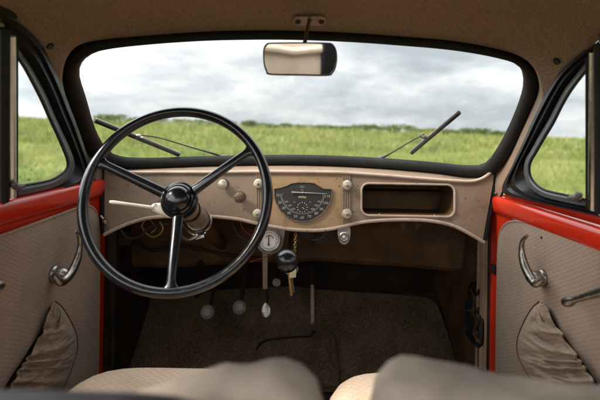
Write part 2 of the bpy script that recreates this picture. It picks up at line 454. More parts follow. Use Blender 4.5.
def grass_mesh(name, v, m):
    n = len(v); me = bpy.data.meshes.new(name)
    vs = v.reshape(-1, 3); i0 = np.arange(n)*5
    loops = np.stack([i0, i0+1, i0+2, i0+3, i0+3, i0+2, i0+4], 1).ravel()
    starts = np.stack([np.arange(n)*7, np.arange(n)*7+4], 1).ravel(); tot = np.tile([4, 3], n)
    me.vertices.add(len(vs)); me.vertices.foreach_set('co', vs.ravel())
    me.loops.add(len(loops)); me.loops.foreach_set('vertex_index', loops.astype(np.int32))
    me.polygons.add(2*n); me.polygons.foreach_set('loop_start', starts.astype(np.int32)); me.polygons.foreach_set('loop_total', tot.astype(np.int32))
    me.update(); me.validate(); me.materials.append(m)
    o = bpy.data.objects.new(name, me); C.objects.link(o); return o
def leafy(key, stops, trans=0.35):
    t = MT(key)
    g = t.n('ShaderNodeNewGeometry')
    c1 = t.ramp(g.outputs['Random Per Island'], stops)
    c1 = t.mix(0.5, c1, t.ramp(t.noise(0.85, 3, 0.6), [(0.38, stops[0][1]), (0.62, stops[2][1])]))
    c = t.mix(0.5, c1, t.ramp(t.noise(0.20, 6, 0.68), [(0.36, stops[0][1]), (0.52, stops[1][1]), (0.66, stops[-1][1])]))
    t.col(c).rough(0.75); t.set(Specular_IOR_Level=0.2)
    tl = t.n('ShaderNodeBsdfTranslucent'); t.l(c, tl.inputs[0])
    mm = t.n('ShaderNodeMixShader'); mm.inputs[0].default_value = trans; t.l(t.b.outputs[0], mm.inputs[1]); t.l(tl.outputs[0], mm.inputs[2]); t.l(mm.outputs[0], t.o.inputs[0])
    M[key] = t.done()
leafy('grass blades', [(0.0, (0.062, 0.095, 0.022)), (0.45, (0.170, 0.210, 0.048)), (0.8, (0.275, 0.275, 0.085)), (1.0, (0.39, 0.335, 0.17))])
leafy('shrub leaves', [(0.0, (0.042, 0.072, 0.018)), (0.6, (0.078, 0.115, 0.028)), (1.0, (0.13, 0.155, 0.045))])
leafy('weed leaves', [(0.0, (0.035, 0.08, 0.02)), (0.6, (0.07, 0.13, 0.03)), (1.0, (0.12, 0.16, 0.045))])
v = np.concatenate([blades(52000, 5.5, 30, rad(38), 0.18, 0.50, 0.012, 0.035, 1.35), blades(45000, 25, 75, rad(38), 0.25, 0.75, 0.04, 0.12, 1.3)])
tag(grass_mesh('meadow_grass', v, M['grass blades']), 'tall green meadow grass growing in front of the car', 'grass', kind='stuff')

def weed_field():
    R = random.Random(11); f = B()
    for _ in range(2600):
        d = R.uniform(6.5, 58)**1.0; a = R.uniform(-rad(37), rad(37)); x, y = d*math.sin(a), d*math.cos(a)
        if noise.noise(Vector((x*0.13, y*0.13, 21))) < 0.08: continue
        z = height(x, y); hh = R.uniform(0.18, 0.5)
        for q in range(9):
            h = hh*R.uniform(0.25, 1); th = R.uniform(0, 6.28); u = Vector((math.cos(th), math.sin(th), R.uniform(-.2, .6))); ln = R.uniform(0.06, 0.15)*(1.4-h/hh*0.7)
            c = Vector((x+R.uniform(-.12, .12), y+R.uniform(-.12, .12), z+h)); s_ = u.cross(Vector((0, 0, 1))).normalized()*ln*0.3
            f.add([c, c+u*ln*0.5+s_, c+u*ln, c+u*ln*0.5-s_], [(0, 1, 2, 3)])
    return f
tag(weed_field().build('meadow_weeds', M['weed leaves'], smooth=False), 'dark broad leaved weeds in patches among the meadow grass', 'weeds', kind='stuff')
def shrub(px, d, wd, ht, leaf, n, mat, name, label, cat, group):
    a, _ = ray(px, 122); x, y = a*d, d; z = height(x, y)
    o = thing(name, label, cat, (x, y, z), group)
    R = random.Random(int(px*13+d)); f = B()
    lobes = [(R.uniform(-.32, .32)*wd, R.uniform(-.3, .3)*wd, R.uniform(.38, .72)*ht, R.uniform(.22, .36)) for _ in range(7)]
    for _ in range(n):
        lx, ly, lz, lr = R.choice(lobes)
        th, ph, rr = R.uniform(0, 6.283), R.uniform(-1.2, 1.4), R.uniform(0.45, 1.0)*lr
        c = Vector((x+lx+rr*wd*math.cos(th)*math.cos(ph), y+ly+rr*wd*math.sin(th)*math.cos(ph), max(z+0.02, z+lz+rr*ht*1.1*math.sin(ph))))
        q = Vector((R.uniform(-1, 1), R.uniform(-1, 1), R.uniform(-.4, 1))).normalized(); u = q.orthogonal().normalized()*leaf; s_ = q.cross(u)*0.55
        f.add([c-u, c+s_, c+u, c-s_], [(0, 1, 2, 3)])
    f.build('foliage', mat, o, smooth=False)
    st = B()
    for lx, ly, lz, lr in lobes: st.tube([(x+lx*.1, y+ly*.1, z-0.05), (x+lx*.6, y+ly*.6, z+lz*.5), (x+lx, y+ly, z+lz)], [0.035, 0.022, 0.008], 6)
    st.build('stem', M['bark'], o)
for px, d, wd, ht in ((112, 60, 2.6, 1.5), (134, 64, 1.6, 1.1), (228, 66, 1.7, 1.0), (247, 62, 2.0, 1.25), (285, 66, 1.5, 1.0), (322, 68, 1.9, 1.1), (343, 66, 1.5, 0.95), (368, 62, 1.9, 1.3), (390, 60, 2.2, 1.45), (428, 66, 1.6, 0.9), (447, 64, 1.3, 0.85), (472, 61, 2.0, 1.3), (497, 64, 1.7, 1.1)):
    where = {112: 'widest far shrub, in the windscreen beside the inside edge of the driver side rubber seal', 134: 'low far shrub just above the driver side wiper blade', 228: 'far shrub seen inside the top of the steering wheel rim, beside its curve', 247: 'far shrub on the ridge just outside the steering wheel rim', 285: 'small far shrub on the ridge below the hanging mirror, nearest its steering wheel end', 322: 'far shrub on the ridge below the passenger end of the mirror', 343: 'small far shrub on the ridge between mirror and passenger wiper, nearest the mirror', 368: 'rounded dark shrub on the ridge, first of a close pair before the passenger wiper', 390: 'rounded dark shrub on the ridge, second and taller of a close pair', 428: 'low far shrub on the ridge under the passenger wiper blade', 447: 'smallest far shrub, touching the raised tip of the passenger wiper blade', 472: 'dark far shrub on the ridge beyond the tip of the passenger wiper', 497: 'far shrub beside the passenger end of the windscreen rubber seal'}[px]
    shrub(px, d, wd*1.45, ht*0.72, 0.15, 460, M['shrub leaves'], 'shrub', where, 'shrub', 'shrubs along the ridge of the meadow')

R_ = random.Random(5)
for px, d, wd, ht in ((160, 63, 3.0, 0.9), (182, 66, 2.4, 0.6), (205, 64, 3.4, 0.75), (262, 66, 2.6, 0.7), (272, 63, 1.8, 0.55), (303, 66, 3.2, 0.8), (333, 64, 2.2, 0.7), (356, 66, 3.0, 0.85), (379, 64, 2.6, 0.8), (407, 62, 3.4, 0.85), (418, 66, 2.2, 0.7), (437, 64, 2.8, 0.8), (459, 66, 2.4, 0.75), (484, 63, 2.4, 0.8), (511, 65, 2.6, 0.8)):
    shrub(px, d, wd*R_.uniform(0.7, 1.3), ht*R_.uniform(0.8, 1.3), 0.13, 300, M['shrub leaves'], 'shrub', 'very low bush merging into the ragged ridge line between the rounded shrubs', 'shrub', 'low bushes merging into the ridge line')

# ------------------------------------------------------------------ CAR BODY
body = thing('cabin', 'brown cloth roof lining, black sealed windscreen, pillars and dark bulkhead of an old car', 'car body', (0, 1.0, 0.3))
SI = [(82, 62), (79, 76), (86, 100), (95, 130), (106, 149), (120, 157), (150, 158.5), (200, 157), (250, 156), (300, 155.5), (350, 157), (400, 160), (440, 163.5), (465, 166), (485, 164), (498, 148), (510, 125), (519, 103), (523.5, 86), (522, 71), (513, 61), (490, 54), (450, 47.5), (400, 43), (350, 39.5), (300, 37.5), (250, 37.3), (200, 38.5), (150, 42), (110, 47), (93, 52)]
SO = [(66, 57), (62, 76), (68, 103), (78, 133), (93, 157), (112, 166), (150, 168), (200, 167), (250, 166.5), (300, 166.5), (350, 168), (400, 170.5), (440, 173.5), (466, 177), (492, 174), (509, 153), (521, 128), (532, 104), (538.5, 86), (536, 70), (525, 58), (498, 48.5), (452, 40), (400, 35.5), (350, 32), (300, 30), (250, 29.5), (200, 31), (150, 34.5), (105, 38.5), (80, 44)]
NS = 132
si, so_ = px_spline(SI, NS, True), px_spline(SO, NS, True)
rings = [[], [], [], [], [], []]
for (a, b_), (c_, d_) in zip(si, so_):
    I, O = W(a, b_), W(c_, d_)
    n = Vector((0, -0.64, -0.76)) if False else Vector((0, -0.77, -0.64))
    rings[0].append(I + n*-0.004); rings[1].append(I + n*0.010); rings[2].append(I.lerp(O, 0.25) + n*0.021)
    rings[3].append(I.lerp(O, 0.7) + n*0.020); rings[4].append(I.lerp(O, 1.0) + n*0.006); rings[5].append(I.lerp(O, 1.06) - n*0.012)
gl = B(); gl.sheet(si[::2], lambda x, y: W(x, y), step=22); glass = gl.build('windscreen', M['glass'], body)
sb = B(); sb.grid(rings, close_u=True); sb.build('rubber_seal', M['black rubber'], glass, sharp=75)

# door opening edges (body side), traced per side from the roof down to the dashboard
OPL = [(4, 8), (12, 20), (25, 30), (37, 42), (47, 60), (55, 75), (64, 96), (72, 117), (80, 140), (88, 165), (95, 188), (106, 206)]
OPR = [(603, 36), (597, 45), (586, 52), (575, 59), (562, 72), (555, 83), (549, 93), (537, 115), (526, 140), (513, 168), (503, 192), (496, 208)]
NO = 40
opl = [D(-1, a, b_, -0.002) for a, b_ in px_spline(OPL, NO)]; opr = [D(1, a, b_, -0.002) for a, b_ in px_spline(OPR, NO)]
# roof lining: from the windscreen's upper seal edge back over the camera
iL = min(range(NS), key=lambda i: (so_[i][0]-62)**2 + (so_[i][1]-74)**2); iR = min(range(NS), key=lambda i: (so_[i][0]-538.5)**2 + (so_[i][1]-84)**2)
def walk(i, j, step):
    r = [i]
    while r[-1] != j: r.append((r[-1]+step) % NS)
    return r
top_idx = walk(iL, iR, -1)
if len(top_idx) > NS*0.62: top_idx = walk(iL, iR, 1)
def seal_edge(i): return W(so_[i][0], so_[i][1]) + Vector((0, -0.77, -0.64))*0.004
NU = 61
row0 = spline([seal_edge(i) for i in top_idx], NU)
kL = min(range(NO), key=lambda k: (opl[k]-row0[0]).length); kR = min(range(NO), key=lambda k: (opr[k]-row0[-1]).length)
from mathutils.bvhtree import BVHTree
endsL = [opl[round(kL*(1-s/8))] for s in range(9)]; endsR = [opr[round(kR*(1-s/8))] for s in range(9)]
for yy in (0.75, 0.6, 0.45, 0.3, 0.15, 0.0, -0.15, -0.3):
    endsL.append(Vector((-0.535, yy, 1.395))); endsR.append(Vector((0.535, yy, 1.395)))
def arc(L, R, u, h): return L.lerp(R, u) + Vector((0, 0.0, h*(1-abs(2*u-1)**2.4)))
back0 = [arc(endsL[9], endsR[9], j/(NU-1), 0.085) for j in range(NU)]
rows = [row0]
NF = 12
eL = spline([row0[0]] + endsL[:10], NF+1); eR = spline([row0[-1]] + endsR[:10], NF+1)
for q in range(1, NF):
    f = q/NF; row = []
    lin = [row0[j].lerp(back0[j], f) + Vector((0, 0, 0.022*math.sin(f*math.pi))) for j in range(NU)]
    dl, dr_ = eL[q]-lin[0], eR[q]-lin[-1]
    for j in range(NU):
        u = j/(NU-1); row.append(lin[j] + dl*(1-u)**13 + dr_*u**13)
    rows.append(row)
for L, R in zip(endsL[9:], endsR[9:]): rows.append([arc(L, R, j/(NU-1), 0.085) for j in range(NU)])
rl = B(); rl.grid(rows); lining = rl.build('roof_lining', M['headlining'], body)
_bv = BVHTree.FromPolygons(rl.v, rl.f)
def on_roof(px, py):
    a, c_ = ray(px, py); h = _bv.ray_cast(Vector((0, 0, CAMZ)), Vector((a, 1, -c_)).normalized())
    return h[0] if h[0] is not None else P(px, py, 1.05)
for px, py in ((51, 45.5), (556, 60.5)):
    q = on_roof(px, py) + Vector((0, -0.003, -0.002)); x = B(); x.lathe([(0.0, 0.004), (0.005, 0.004), (0.0075, 0.001), (0.008, -0.004)], q, (-0.5 if px > 300 else 0.5, -0.6, -0.5), 16); x.build('screw_cap', M['black paint'], lining)
# outer roof skin, 3 cm above the lining
ro = B(); ro.grid([[Vector((p.x*0.985, p.y+0.0, p.z+0.03)) for p in r] for r in rows[5:]]); ro.build('roof', M['red'], body)
# pillars
def side_walk(i, j):
    a, c_ = walk(i, j, 1), walk(i, j, -1)
    return a if len(a) < len(c_) else c_
iLp = min(range(NS), key=lambda i: (so_[i][0]-63.5)**2 + (so_[i][1]-66)**2); iRp = min(range(NS), key=lambda i: (so_[i][0]-538)**2 + (so_[i][1]-75)**2)
for sgn, i0, tgt, op, k0 in ((-1, iLp, (110, 165.5), opl, max(0, kL-2)), (1, iRp, (494, 172), opr, max(0, kR-2))):
    i1 = min(range(NS), key=lambda i: (so_[i][0]-tgt[0])**2 + (so_[i][1]-tgt[1])**2)
    A = spline([seal_edge(i) for i in side_walk(i0, i1)], 30); Bq = spline([p for p in op[k0:]], 30)
    pr = []
    for s in range(7):
        f = s/6; pr.append([A[k].lerp(Bq[k], f) + Vector((-sgn*0.006*math.sin(f*math.pi), -0.010*math.sin(f*math.pi), 0)) for k in range(30)])
    pb = B(); pb.grid(pr); pil = pb.build('pillar', M['pillar paint'], body)
    eb = B(); eb.tube([p + Vector((-sgn*0.002, -0.003, 0)) for p in Bq], 0.0032, 8); eb.build('edge_welt', M['black rubber'], pil)
# scuttle shelf between dashboard top and windscreen
DT = [(104, 168), (112, 171), (130, 172.3), (175, 172.3), (219, 172.3), (250, 171.8), (275, 171.7), (310, 172), (341, 172.7), (380, 175.2), (420, 178.5), (455, 181), (472, 181.3), (482, 178.5), (490, 173), (495, 167)]
DB = [(104, 235), (112, 230.8), (129, 223.5), (149, 218), (175, 216.2), (200, 216), (222, 217.3), (240, 219.6), (254, 222.8), (284, 228.6), (311, 230.5), (328, 229.4), (341, 227), (359, 222.8), (380, 220.5), (407, 219.8), (431, 221), (452, 225.5), (468, 233), (484, 242.5)]
ND = 90
dtop, dbot = px_spline(DT, ND), px_spline(DB, ND)
bot_idx = [i for i in side_walk(min(range(NS), key=lambda i: (so_[i][0]-104)**2+(so_[i][1]-163)**2), min(range(NS), key=lambda i: (so_[i][0]-497)**2+(so_[i][1]-169)**2))]
if so_[bot_idx[0]][0] > so_[bot_idx[-1]][0]: bot_idx = bot_idx[::-1]
sA = spline([W(0.7*so_[i][0]+0.3*si[i][0], 0.7*so_[i][1]+0.3*si[i][1], 0.012) for i in bot_idx], ND)
sB = [K(a, b_, -0.004) for a, b_ in dtop]
sh = B(); sh.grid([[p.lerp(q, f) + Vector((0, 0, -0.004*math.sin(f*math.pi))) for p, q in zip(sA, sB)] for f in [k/5 for k in range(6)]])
sh.build('scuttle_shelf', M['beige paint'], body)
# bulkhead, recess, floor, kick panels, bonnet
bk = B()
prof = [(1.47, 1.02), (1.72, 1.01), (1.74, 0.90), (1.735, 0.735), (1.745, 0.722), (1.79, 0.716), (2.02, 0.71)]
bk.grid([[(x, y + 0.03*(x/0.55)**4*-1 + 0.012*noise.noise(Vector((x*4, z*5, 2))), z + (0.012*math.sin(x*5+1) + 0.01*noise.noise(Vector((x*6, 0, 3))) if z < 0.8 else 0)) for x in np.linspace(-0.58, 0.58, 97)] for y, z in prof]); bk.build('bulkhead', M['brown paint'], body)
for pts, rr in (([(132, 236, 1.62), (150, 250, 1.66), (182, 246, 1.70), (222, 254, 1.70), (262, 258, 1.70)], 0.006), ([(200, 262, 1.72), (206, 280, 1.80), (196, 296, 1.84)], 0.010)):
    x = B(); x.tube(spline([P(a, c_, q) for a, c_, q in pts], 40), rr, 9); x.build('hose', M['dark paint'], body)
b2 = B(); b2.grid([[(x, y, z) for x in np.linspace(-0.585, 0.585, 5)] for y, z in ((2.03, 0.75), (2.03, 0.50), (1.915, 0.58), (1.63, 0.295), (1.2, 0.285), (-0.9, 0.285))]); b2.build('floor_pan', M['dark paint'], body)
for sgn in (-1, 1):
    kp = B(); kp.grid([[(sgn*(0.572 - 0.05*(y-1.45) + 0.01*math.sin(z*9)), y, z) for y in np.linspace(1.51, 2.05, 9)] for z in np.linspace(0.28, 1.03, 12)])
    kick = kp.build('kick_panel', M['brown paint' if sgn > 0 else 'dark paint'], body)  # driver side coloured darker to paint in the shade of that footwell
    if sgn > 0:
        kk = lambda px, py, off=0.0: hit(px, py, lambda X, Y, Z: X - (0.572-0.05*(Y-1.45)+0.01*math.sin(Z*9)-off))
        loop = px_spline([(473, 284), (470, 290), (467.5, 305), (466.5, 322), (468, 333), (473, 340), (480, 346), (482, 330), (482, 305), (480, 287)], 40, True)
        x = B(); x.tube([kk(a, c_, 0.004) for a, c_ in loop], 0.007, 8, closed=True); x.build('grommet', M['black rubber'], kick)
        x = B(); x.sheet(loop, lambda a, c_: kk(a, c_, 0.002), step=9); x.build('recess_shade_sheet', M['gauge black'], kick)  # flat black sheet standing in for the shade inside the cut-out
        for pts, m in (([(471, 290), (475, 300), (473, 312), (477, 322), (474, 333), (480, 343)], 'brown paint'), ([(479, 290), (475, 306), (480, 318), (476, 330)], 'dark paint'), ([(467.5, 310), (473, 311), (480, 308)], 'brown paint')):
            x = B(); x.tube(spline([kk(a, c_, 0.011) for a, c_ in pts], 24), 0.0045, 7); x.build('strut', M[m], kick)
# body edge beside each door
for sgn in (-1, 1):
    yf = 1.525 if sgn > 0 else 1.515
    x = B(); x.grid([[(sgn*xx, yf + (0.012 if xx < 0.57 else 0.0), z) for xx in (0.553, 0.572, 0.60)] for z in np.linspace(0.28, 1.09, 10)])
    x.grid([[(sgn*xx, yf, z) for xx in (0.60, 0.65, 0.69)] for z in np.linspace(0.28, 0.98, 10)]); x.build('post_flange', M['pillar paint' if sgn > 0 else 'dark paint'], body)
for sgn, pts in ((-1, [(105, 184), (110.5, 205), (112, 230), (112.5, 262), (112, 300), (111.5, 340), (111, 375)]), (1, [(497.5, 193), (490.5, 205), (488.8, 225), (488.3, 250), (488, 290), (487.5, 330), (487, 372)])):
    x = B(); pp = spline([D(sgn, a, c_, 0.004) + Vector((0, 0.012, 0)) for a, c_ in pts], 40)
    x.tube(pp, 0.0045, 8); x.tube([p + Vector((-sgn*0.002, 0.016, 0)) for p in pp], 0.012, 8)
    x.build('door_post', M['pillar paint' if sgn > 0 else 'black rubber'], body)
    x = B(); x.tube([p + Vector((sgn*0.004, -0.009, 0)) for p in pp], 0.0042, 8); x.build('door_seal', M['black rubber'], body)
bn = B(); rows_b = []
for y in np.linspace(1.66, 3.0, 14):
    f = (y-1.66)/1.34
    rows_b.append([(x*(1-0.25*f), y, 1.045 - 0.10*f - 0.25*max(0, f-0.75)**1.2 - (abs(x)/0.75)**3*0.28) for x in np.linspace(-0.75, 0.75, 25)])
bn.grid(rows_b); bn.build('bonnet', M['red'], body)
for sgn in (-1, 1):
    q = B(); q.grid([[(sgn*(0.75-0.19*max(0, (y-1.5)/1.5)), y, z) for y in np.linspace(1.5, 3.0, 6)] for z in (0.35, 0.78)]); q.build('wing', M['red'], body)
    q = B(); q.grid([[(sgn*0.60, y, z) for y in np.linspace(0.12, -0.9, 6)] for z in (0.28, 0.7, 1.0)]); q.build('side_panel', M['door cloth'], body)
# rear bench backrest and rear shelf behind the viewer, seen only in the mirror
q = B(); q.grid([[(x, -0.82+0.10*math.sin((z-0.4)*3.5), z) for x in np.linspace(-0.6, 0.6, 13)] for z in np.linspace(0.3, 1.1, 10)]); q.build('rear_bench', M['rear cloth'], body)
q = B(); q.tube([(xx, -0.735, 1.035+0.01*math.sin(xx*20)) for xx in np.linspace(-0.5, 0.39, 12)], 0.024, 10); q.build('bench_roll', M['rear cloth'], body)
q = B(); q.box((0.385, -0.80, 0.5), (0.60, -0.70, 1.25), None, 0.02); q.build('mirror_dark_block', M['black rubber'], body)  # added dark block, there only to blacken one end of the mirror's reflection

# ------------------------------------------------------------------ DASHBOARD
dash = thing('dashboard', 'worn beige painted metal dashboard with fan shaped speedometer and open glovebox', 'dashboard', (0, 1.45, 0.87))
gb_out = rrect(360.5, 182.6, 455.5, 216.6, 8, 7); gb_in = rrect(362.3, 184.3, 453.6, 214.8, 7, 7)
def skew(pts): return [(x, y + (x-361)*0.018 - 0.3) for x, y in pts]
gb_out, gb_in = skew(gb_out), skew(gb_in)
def dpoly(x0, x1):
    T_ = [p for p in dtop if x0 < p[0] < x1]; Bt = [p for p in dbot if x0 < p[0] < x1]
    ip = lambda arr, x: np.interp(x, [p[0] for p in arr], [p[1] for p in arr])
    return [(x0, ip(dtop, x0))] + T_ + [(x1, ip(dtop, x1))] + [(x1, ip(dbot, x1))] + Bt[::-1] + [(x0, ip(dbot, x0))]
bkf = lambda x, y: K(x, y, 0) + Vector((0, 0.012, 0))
pl = B(); pl.sheet(dpoly(104.5, 262.5), lambda x, y: K(x, y), step=9, back=bkf); pl.build('panel', M['beige paint'], dash)
pl = B(); pl.sheet(dpoly(262.5, 346), lambda x, y: K(x, y), step=9, back=bkf); cpan = pl.build('panel', M['varnished paint'], dash); cpan['label'] = 'brown stained middle panel round the speedometer'
rp = dpoly(346, 482.5)
rp = [p for p in rp if not (abs(p[0]-482.5) < 0.01 and p[1] < 200)]
k0 = max(i for i, p in enumerate(rp) if p[1] < 200 and p[0] > 460)
rp = rp[:k0+1] + [p for p in dtop if 482.6 < p[0] < 493.5] + [(494.5, 169), (493.2, 182), (490, 200), (486, 222)] + rp[k0+1:]
pl = B(); pl.sheet(rp, lambda x, y: K(x, y), holes=[gb_in], step=9, back=bkf); pl.build('panel', M['beige paint'], dash)
x = B(); x.tube(spline([K(a, b_, -0.012) for a, b_ in ((497, 166), (496, 176), (494, 188), (491, 204), (487.5, 222), (484, 240))], 30), 0.0085, 8); x.build('gap_shade_tube', M['black rubber'], dash)  # black tube added to draw the dark gap and cover the sky leak
x = B(); x.tube(spline([K(a, b_, -0.012) for a, b_ in ((103, 166), (102.5, 185), (103, 210), (103.5, 234))], 30), 0.0075, 8); x.build('gap_shade_tube', M['black rubber'], dash)  # same black gap filler at the driver end
x = B(); x.tube(spline([K(a, b_, 0.003) for a, b_ in dtop[1:-1]], 120), 0.0046, 10); x.build('upper_edging', M['trim paint'], dash)
x = B(); x.tube(spline([K(a, b_, 0.003) for a, b_ in dbot], 120), 0.0050, 10); x.build('lower_edging', M['trim paint'], dash)
x = B(); x.tube([K(a, b_, 0.002) for a, b_ in [((p[0]+q[0])/2, (p[1]+q[1])/2) for p, q in zip(gb_out, gb_in)]], 0.0033, 8, closed=True); gt = x.build('glovebox_rim', M['trim paint'], dash)
gr = [[K(a, b_) for a, b_ in gb_in]]
for d in (0.012, 0.05, 0.15): gr.append([p + Vector((-0.0 if p.x > 0.3 else 0.0, d, -0.25*(d if p.z < 0.97 else 0)*0.15)) for p in gr[0]])
gx = B(); gx.rings(gr, cap=False); n = len(gr[0]); gx.add(gr[-1], [tuple(range(n))]); gx.build('glovebox', M['brown paint'], dash)
for px in (379.5, 434.5):
    x = B(); x.ball(K(px, 214.2 + (px-361)*0.018, 0.001), 0.0028, 6); x.build('stud', M['trim paint'], gt)
# ribbed vertical bands with their buttons
def band(cx):
    ip = lambda arr, xx: float(np.interp(xx, [p[0] for p in arr], [p[1] for p in arr]))
    o = B(); y0, y1 = ip(dtop, cx)+1.0, ip(dbot, cx)-1.0
    o.sheet([(cx-4.2, y0), (cx+4.2, y0), (cx+4.2, y1), (cx-4.2, y1)], lambda a, c_: K(a, c_, 0.0025), step=6, back=lambda a, c_: K(a, c_, -0.001))
    for k in range(4):
        xx = cx-3.3+k*2.2; o.tube([K(xx, y0 + (y1-y0)*s/9, 0.003) for s in range(10)], 0.0016, 6)
    return o.build('ribbed_strip', M['pillar paint'], dash)
def button(px, py, r, m, off=0.004, domed=True, name='button'):
    c = K(px, py, off); o = B()
    o.lathe([(r*0.95, -0.004), (r*1.02, 0.003), (r, 0.008), (r*0.82, 0.0125), (r*0.45, 0.0148), (0, 0.0152)], c, (0, -1, 0.0), 24)
    bb = o.build(name, M[m], dash)
    s = B(); s.lathe([(r*0.30, 0.0), (r*0.26, 0.0175), (0, 0.018)], c, (0, -1, 0), 12); s.build('centre_screw', M['worn chrome' if m != 'rust' else 'rust'], bb)
band(260); band(346.5)
button(258.5, 183.5, 0.0135, 'old ivory'); button(257.5, 213.5, 0.013, 'old ivory'); button(347, 185, 0.0142, 'worn ivory metal'); button(346.8, 213.6, 0.0142, 'worn ivory metal')
def knob(px, py, r, m, ln=0.022):
    c = K(px, py); o = B(); o.lathe([(r*0.55, 0), (r*0.5, ln*0.5), (r*0.95, ln*0.6), (r*1.03, ln*0.8), (r*0.9, ln), (r*0.5, ln*1.12), (0, ln*1.14)], c, (0.0, -1, 0.05), 20)
    kb = o.build('pull_knob', M[m], dash); s = B(); s.lathe([(r*1.15, -0.001), (r*1.1, 0.002), (0, 0.0025)], c, (0, -1, 0), 20); s.build('escutcheon', M['worn chrome'], kb)
knob(223.5, 184, 0.0135, 'worn ivory metal', 0.02); knob(240, 197, 0.0145, 'rust', 0.024)
# speedometer
GO = [(274.3, 188.8), (281, 187.8), (287.5, 185.5), (292, 183.3), (300, 182.6), (307, 182.6), (314, 183.1), (318.5, 186.0), (323.5, 188.8), (331.8, 189.4), (332.0, 193), (331.5, 198), (328.5, 206), (321.5, 214.5), (312, 220.2), (302, 221.8), (292, 219.6), (283, 213), (277, 204), (274.6, 197)]
_arc = px_spline([(332.0, 192)] + GO[11:] + [(274.3, 192)], 46)
GO = GO[:10] + _arc
def gscale(s): return [(303+(x-303)*s, 201+(y-201)*s) for x, y in GO]
x = B(); x.sheet(gscale(1.0), lambda a, c_: K(a, c_, 0.004), step=6, back=lambda a, c_: K(a, c_, 0.0005)); gauge = x.build('speedometer', M['gauge black'], dash)
gp = [K(a, c_, 0.0045) for a, c_ in GO]; x = B(); x.tube(gp, 0.0016, 8, closed=True); x.build('bezel', M['rust'], gauge)
def lettering(txt, px, py, size_px, off, font_rot=0.0):
    cu = bpy.data.curves.new('lettering', 'FONT'); cu.body = txt; cu.align_x = 'CENTER'; cu.align_y = 'CENTER'; cu.size = 1.0; cu.extrude = 0.01; cu.resolution_u = 2
    to = bpy.data.objects.new('lettering_source', cu); C.objects.link(to)
    dg = bpy.context.evaluated_depsgraph_get(); me = bpy.data.meshes.new_from_object(to.evaluated_get(dg))
    c = K(px, py, off); s = size_px/FPX*c.y
    vs = [Vector((v.co.x, v.co.y, v.co.z)) for v in me.vertices]; fs = [tuple(p.vertices) for p in me.polygons]
    bpy.data.objects.remove(to); bpy.data.curves.remove(cu); bpy.data.meshes.remove(me)
    cr_, sr_ = math.cos(font_rot), math.sin(font_rot); up = Vector((0, 0.148, 0.989))
    return [c + Vector((1, 0, 0))*(v.x*cr_-v.y*sr_)*s + up*(v.x*sr_+v.y*cr_)*s + Vector((0, -1, 0.15))*(v.z*s) for v in vs], fs
num = B()
NP = [(277.7, 195.3), (279.8, 202.7), (283.6, 208.2), (289, 213.1), (295.5, 216.5), (302.2, 217.7), (309.3, 216.5), (316.3, 213.4), (321.5, 209.3), (325.5, 203.1), (327.3, 196.4)]
for k, (a, c_) in enumerate(NP): num.add(*lettering(str((k+1)*10), a, c_, 3.9, 0.0052))
num.build('numerals', M['gauge print'], gauge)
tk = B()
def seg(bb, a, c_, a2, c2, wpx, off=0.005):
    p, q = K(a, c_, off), K(a2, c2, off); bb.tube([p, q], wpx/FPX*1.4/2, 5)
for k in range(61):
    f = k/60; th = math.pi*(0.985 - 0.97*f); R0, R1 = (22.3, 20.6 if k % 6 else 19.4)
    cx, cy = 302.5, 193.6
    g = lambda r: (cx + r*math.cos(th), cy + r*0.94*math.sin(th))
    seg(tk, *g(R0), *g(R1), 0.32)
for cx, cy, a0, a1, r in ((292, 204, 100, 250, 6.5), (313, 204, -70, 80, 6.5)):
    for k in range(7):
        th = rad(a0 + (a1-a0)*k/6) if cx < 300 else rad(a0+(a1-a0)*k/6)
    for k in range(6):
        f = k/5; bx = (284.5 + 8.5*f) if cx < 300 else (321.5 - 8.5*f); by = 201.5 + 9*f - (2.5 if k % 2 else 0)
        seg(tk, bx, by, bx + (2.2 if cx < 300 else -2.2), by + 1.4, 0.55)
for k in range(12):
    th = rad(30*k); seg(tk, 302.3+4.2*math.cos(th), 207.3+4.2*math.sin(th), 302.3+5.5*math.cos(th), 207.3+5.5*math.sin(th), 0.8)
tk.build('graduations', M['gauge print'], gauge)
od = B(); od.add(*lettering('44936', 302.2, 197.2, 3.2, 0.0052)); od.build('odometer_digits', M['print faded'], gauge)
for txt, a, c_, sz in (('1251', 302, 186.9, 2.6), ('km', 302.3, 189.8, 2.0), ('00', 294.5, 202.2, 1.8), ('00', 310.2, 202.2, 1.8)):
    tx = B(); tx.add(*lettering(txt, a, c_, sz, 0.0052)); tx.build('lettering', M['gauge print'], gauge)
nd = B(); nd.tube([K(291.5, 192.2, 0.008), K(294, 192.3, 0.008), K(303, 192.6, 0.008), K(327, 193.6, 0.0075)], [0.0021, 0.0017, 0.0012, 0.0005], 6); nd.ball(K(302.8, 192.6, 0.008), 0.0026, 8); nd.build('needle', M['gauge print'], gauge)
nd = B(); nd.tube([K(302.3, 207.3, 0.007), K(304.3, 209.2, 0.007)], 0.0007, 6); nd.build('clock_hand', M['print faded'], gauge)
for a0, a1, y0, y1, dy in ((299, 313, 233, 239, 0.03), (316, 327, 235, 243, 0.05), (322, 334, 231, 236, 0.02), (400.5, 405, 222, 230, 0.0), (415, 419.5, 222, 229.5, 0.0), (118, 131, 233, 246, 0.10), (188, 198, 222, 236, 0.06)):
    x = B(); x.sheet(px_spline([(a0, y0), ((a0+a1)/2, y0-1.5), (a1, y0+1), (a1+1.5, (y0+y1)/2), (a1-2, y1), ((a0+a1)/2, y1-1.5), (a0+1, y1+1)], 24, True), lambda a, c_: K(a, c_, -0.02-dy), step=5, back=lambda a, c_: K(a, c_, -0.05-dy)); x.build('under_bracket', M['dark paint'], dash)
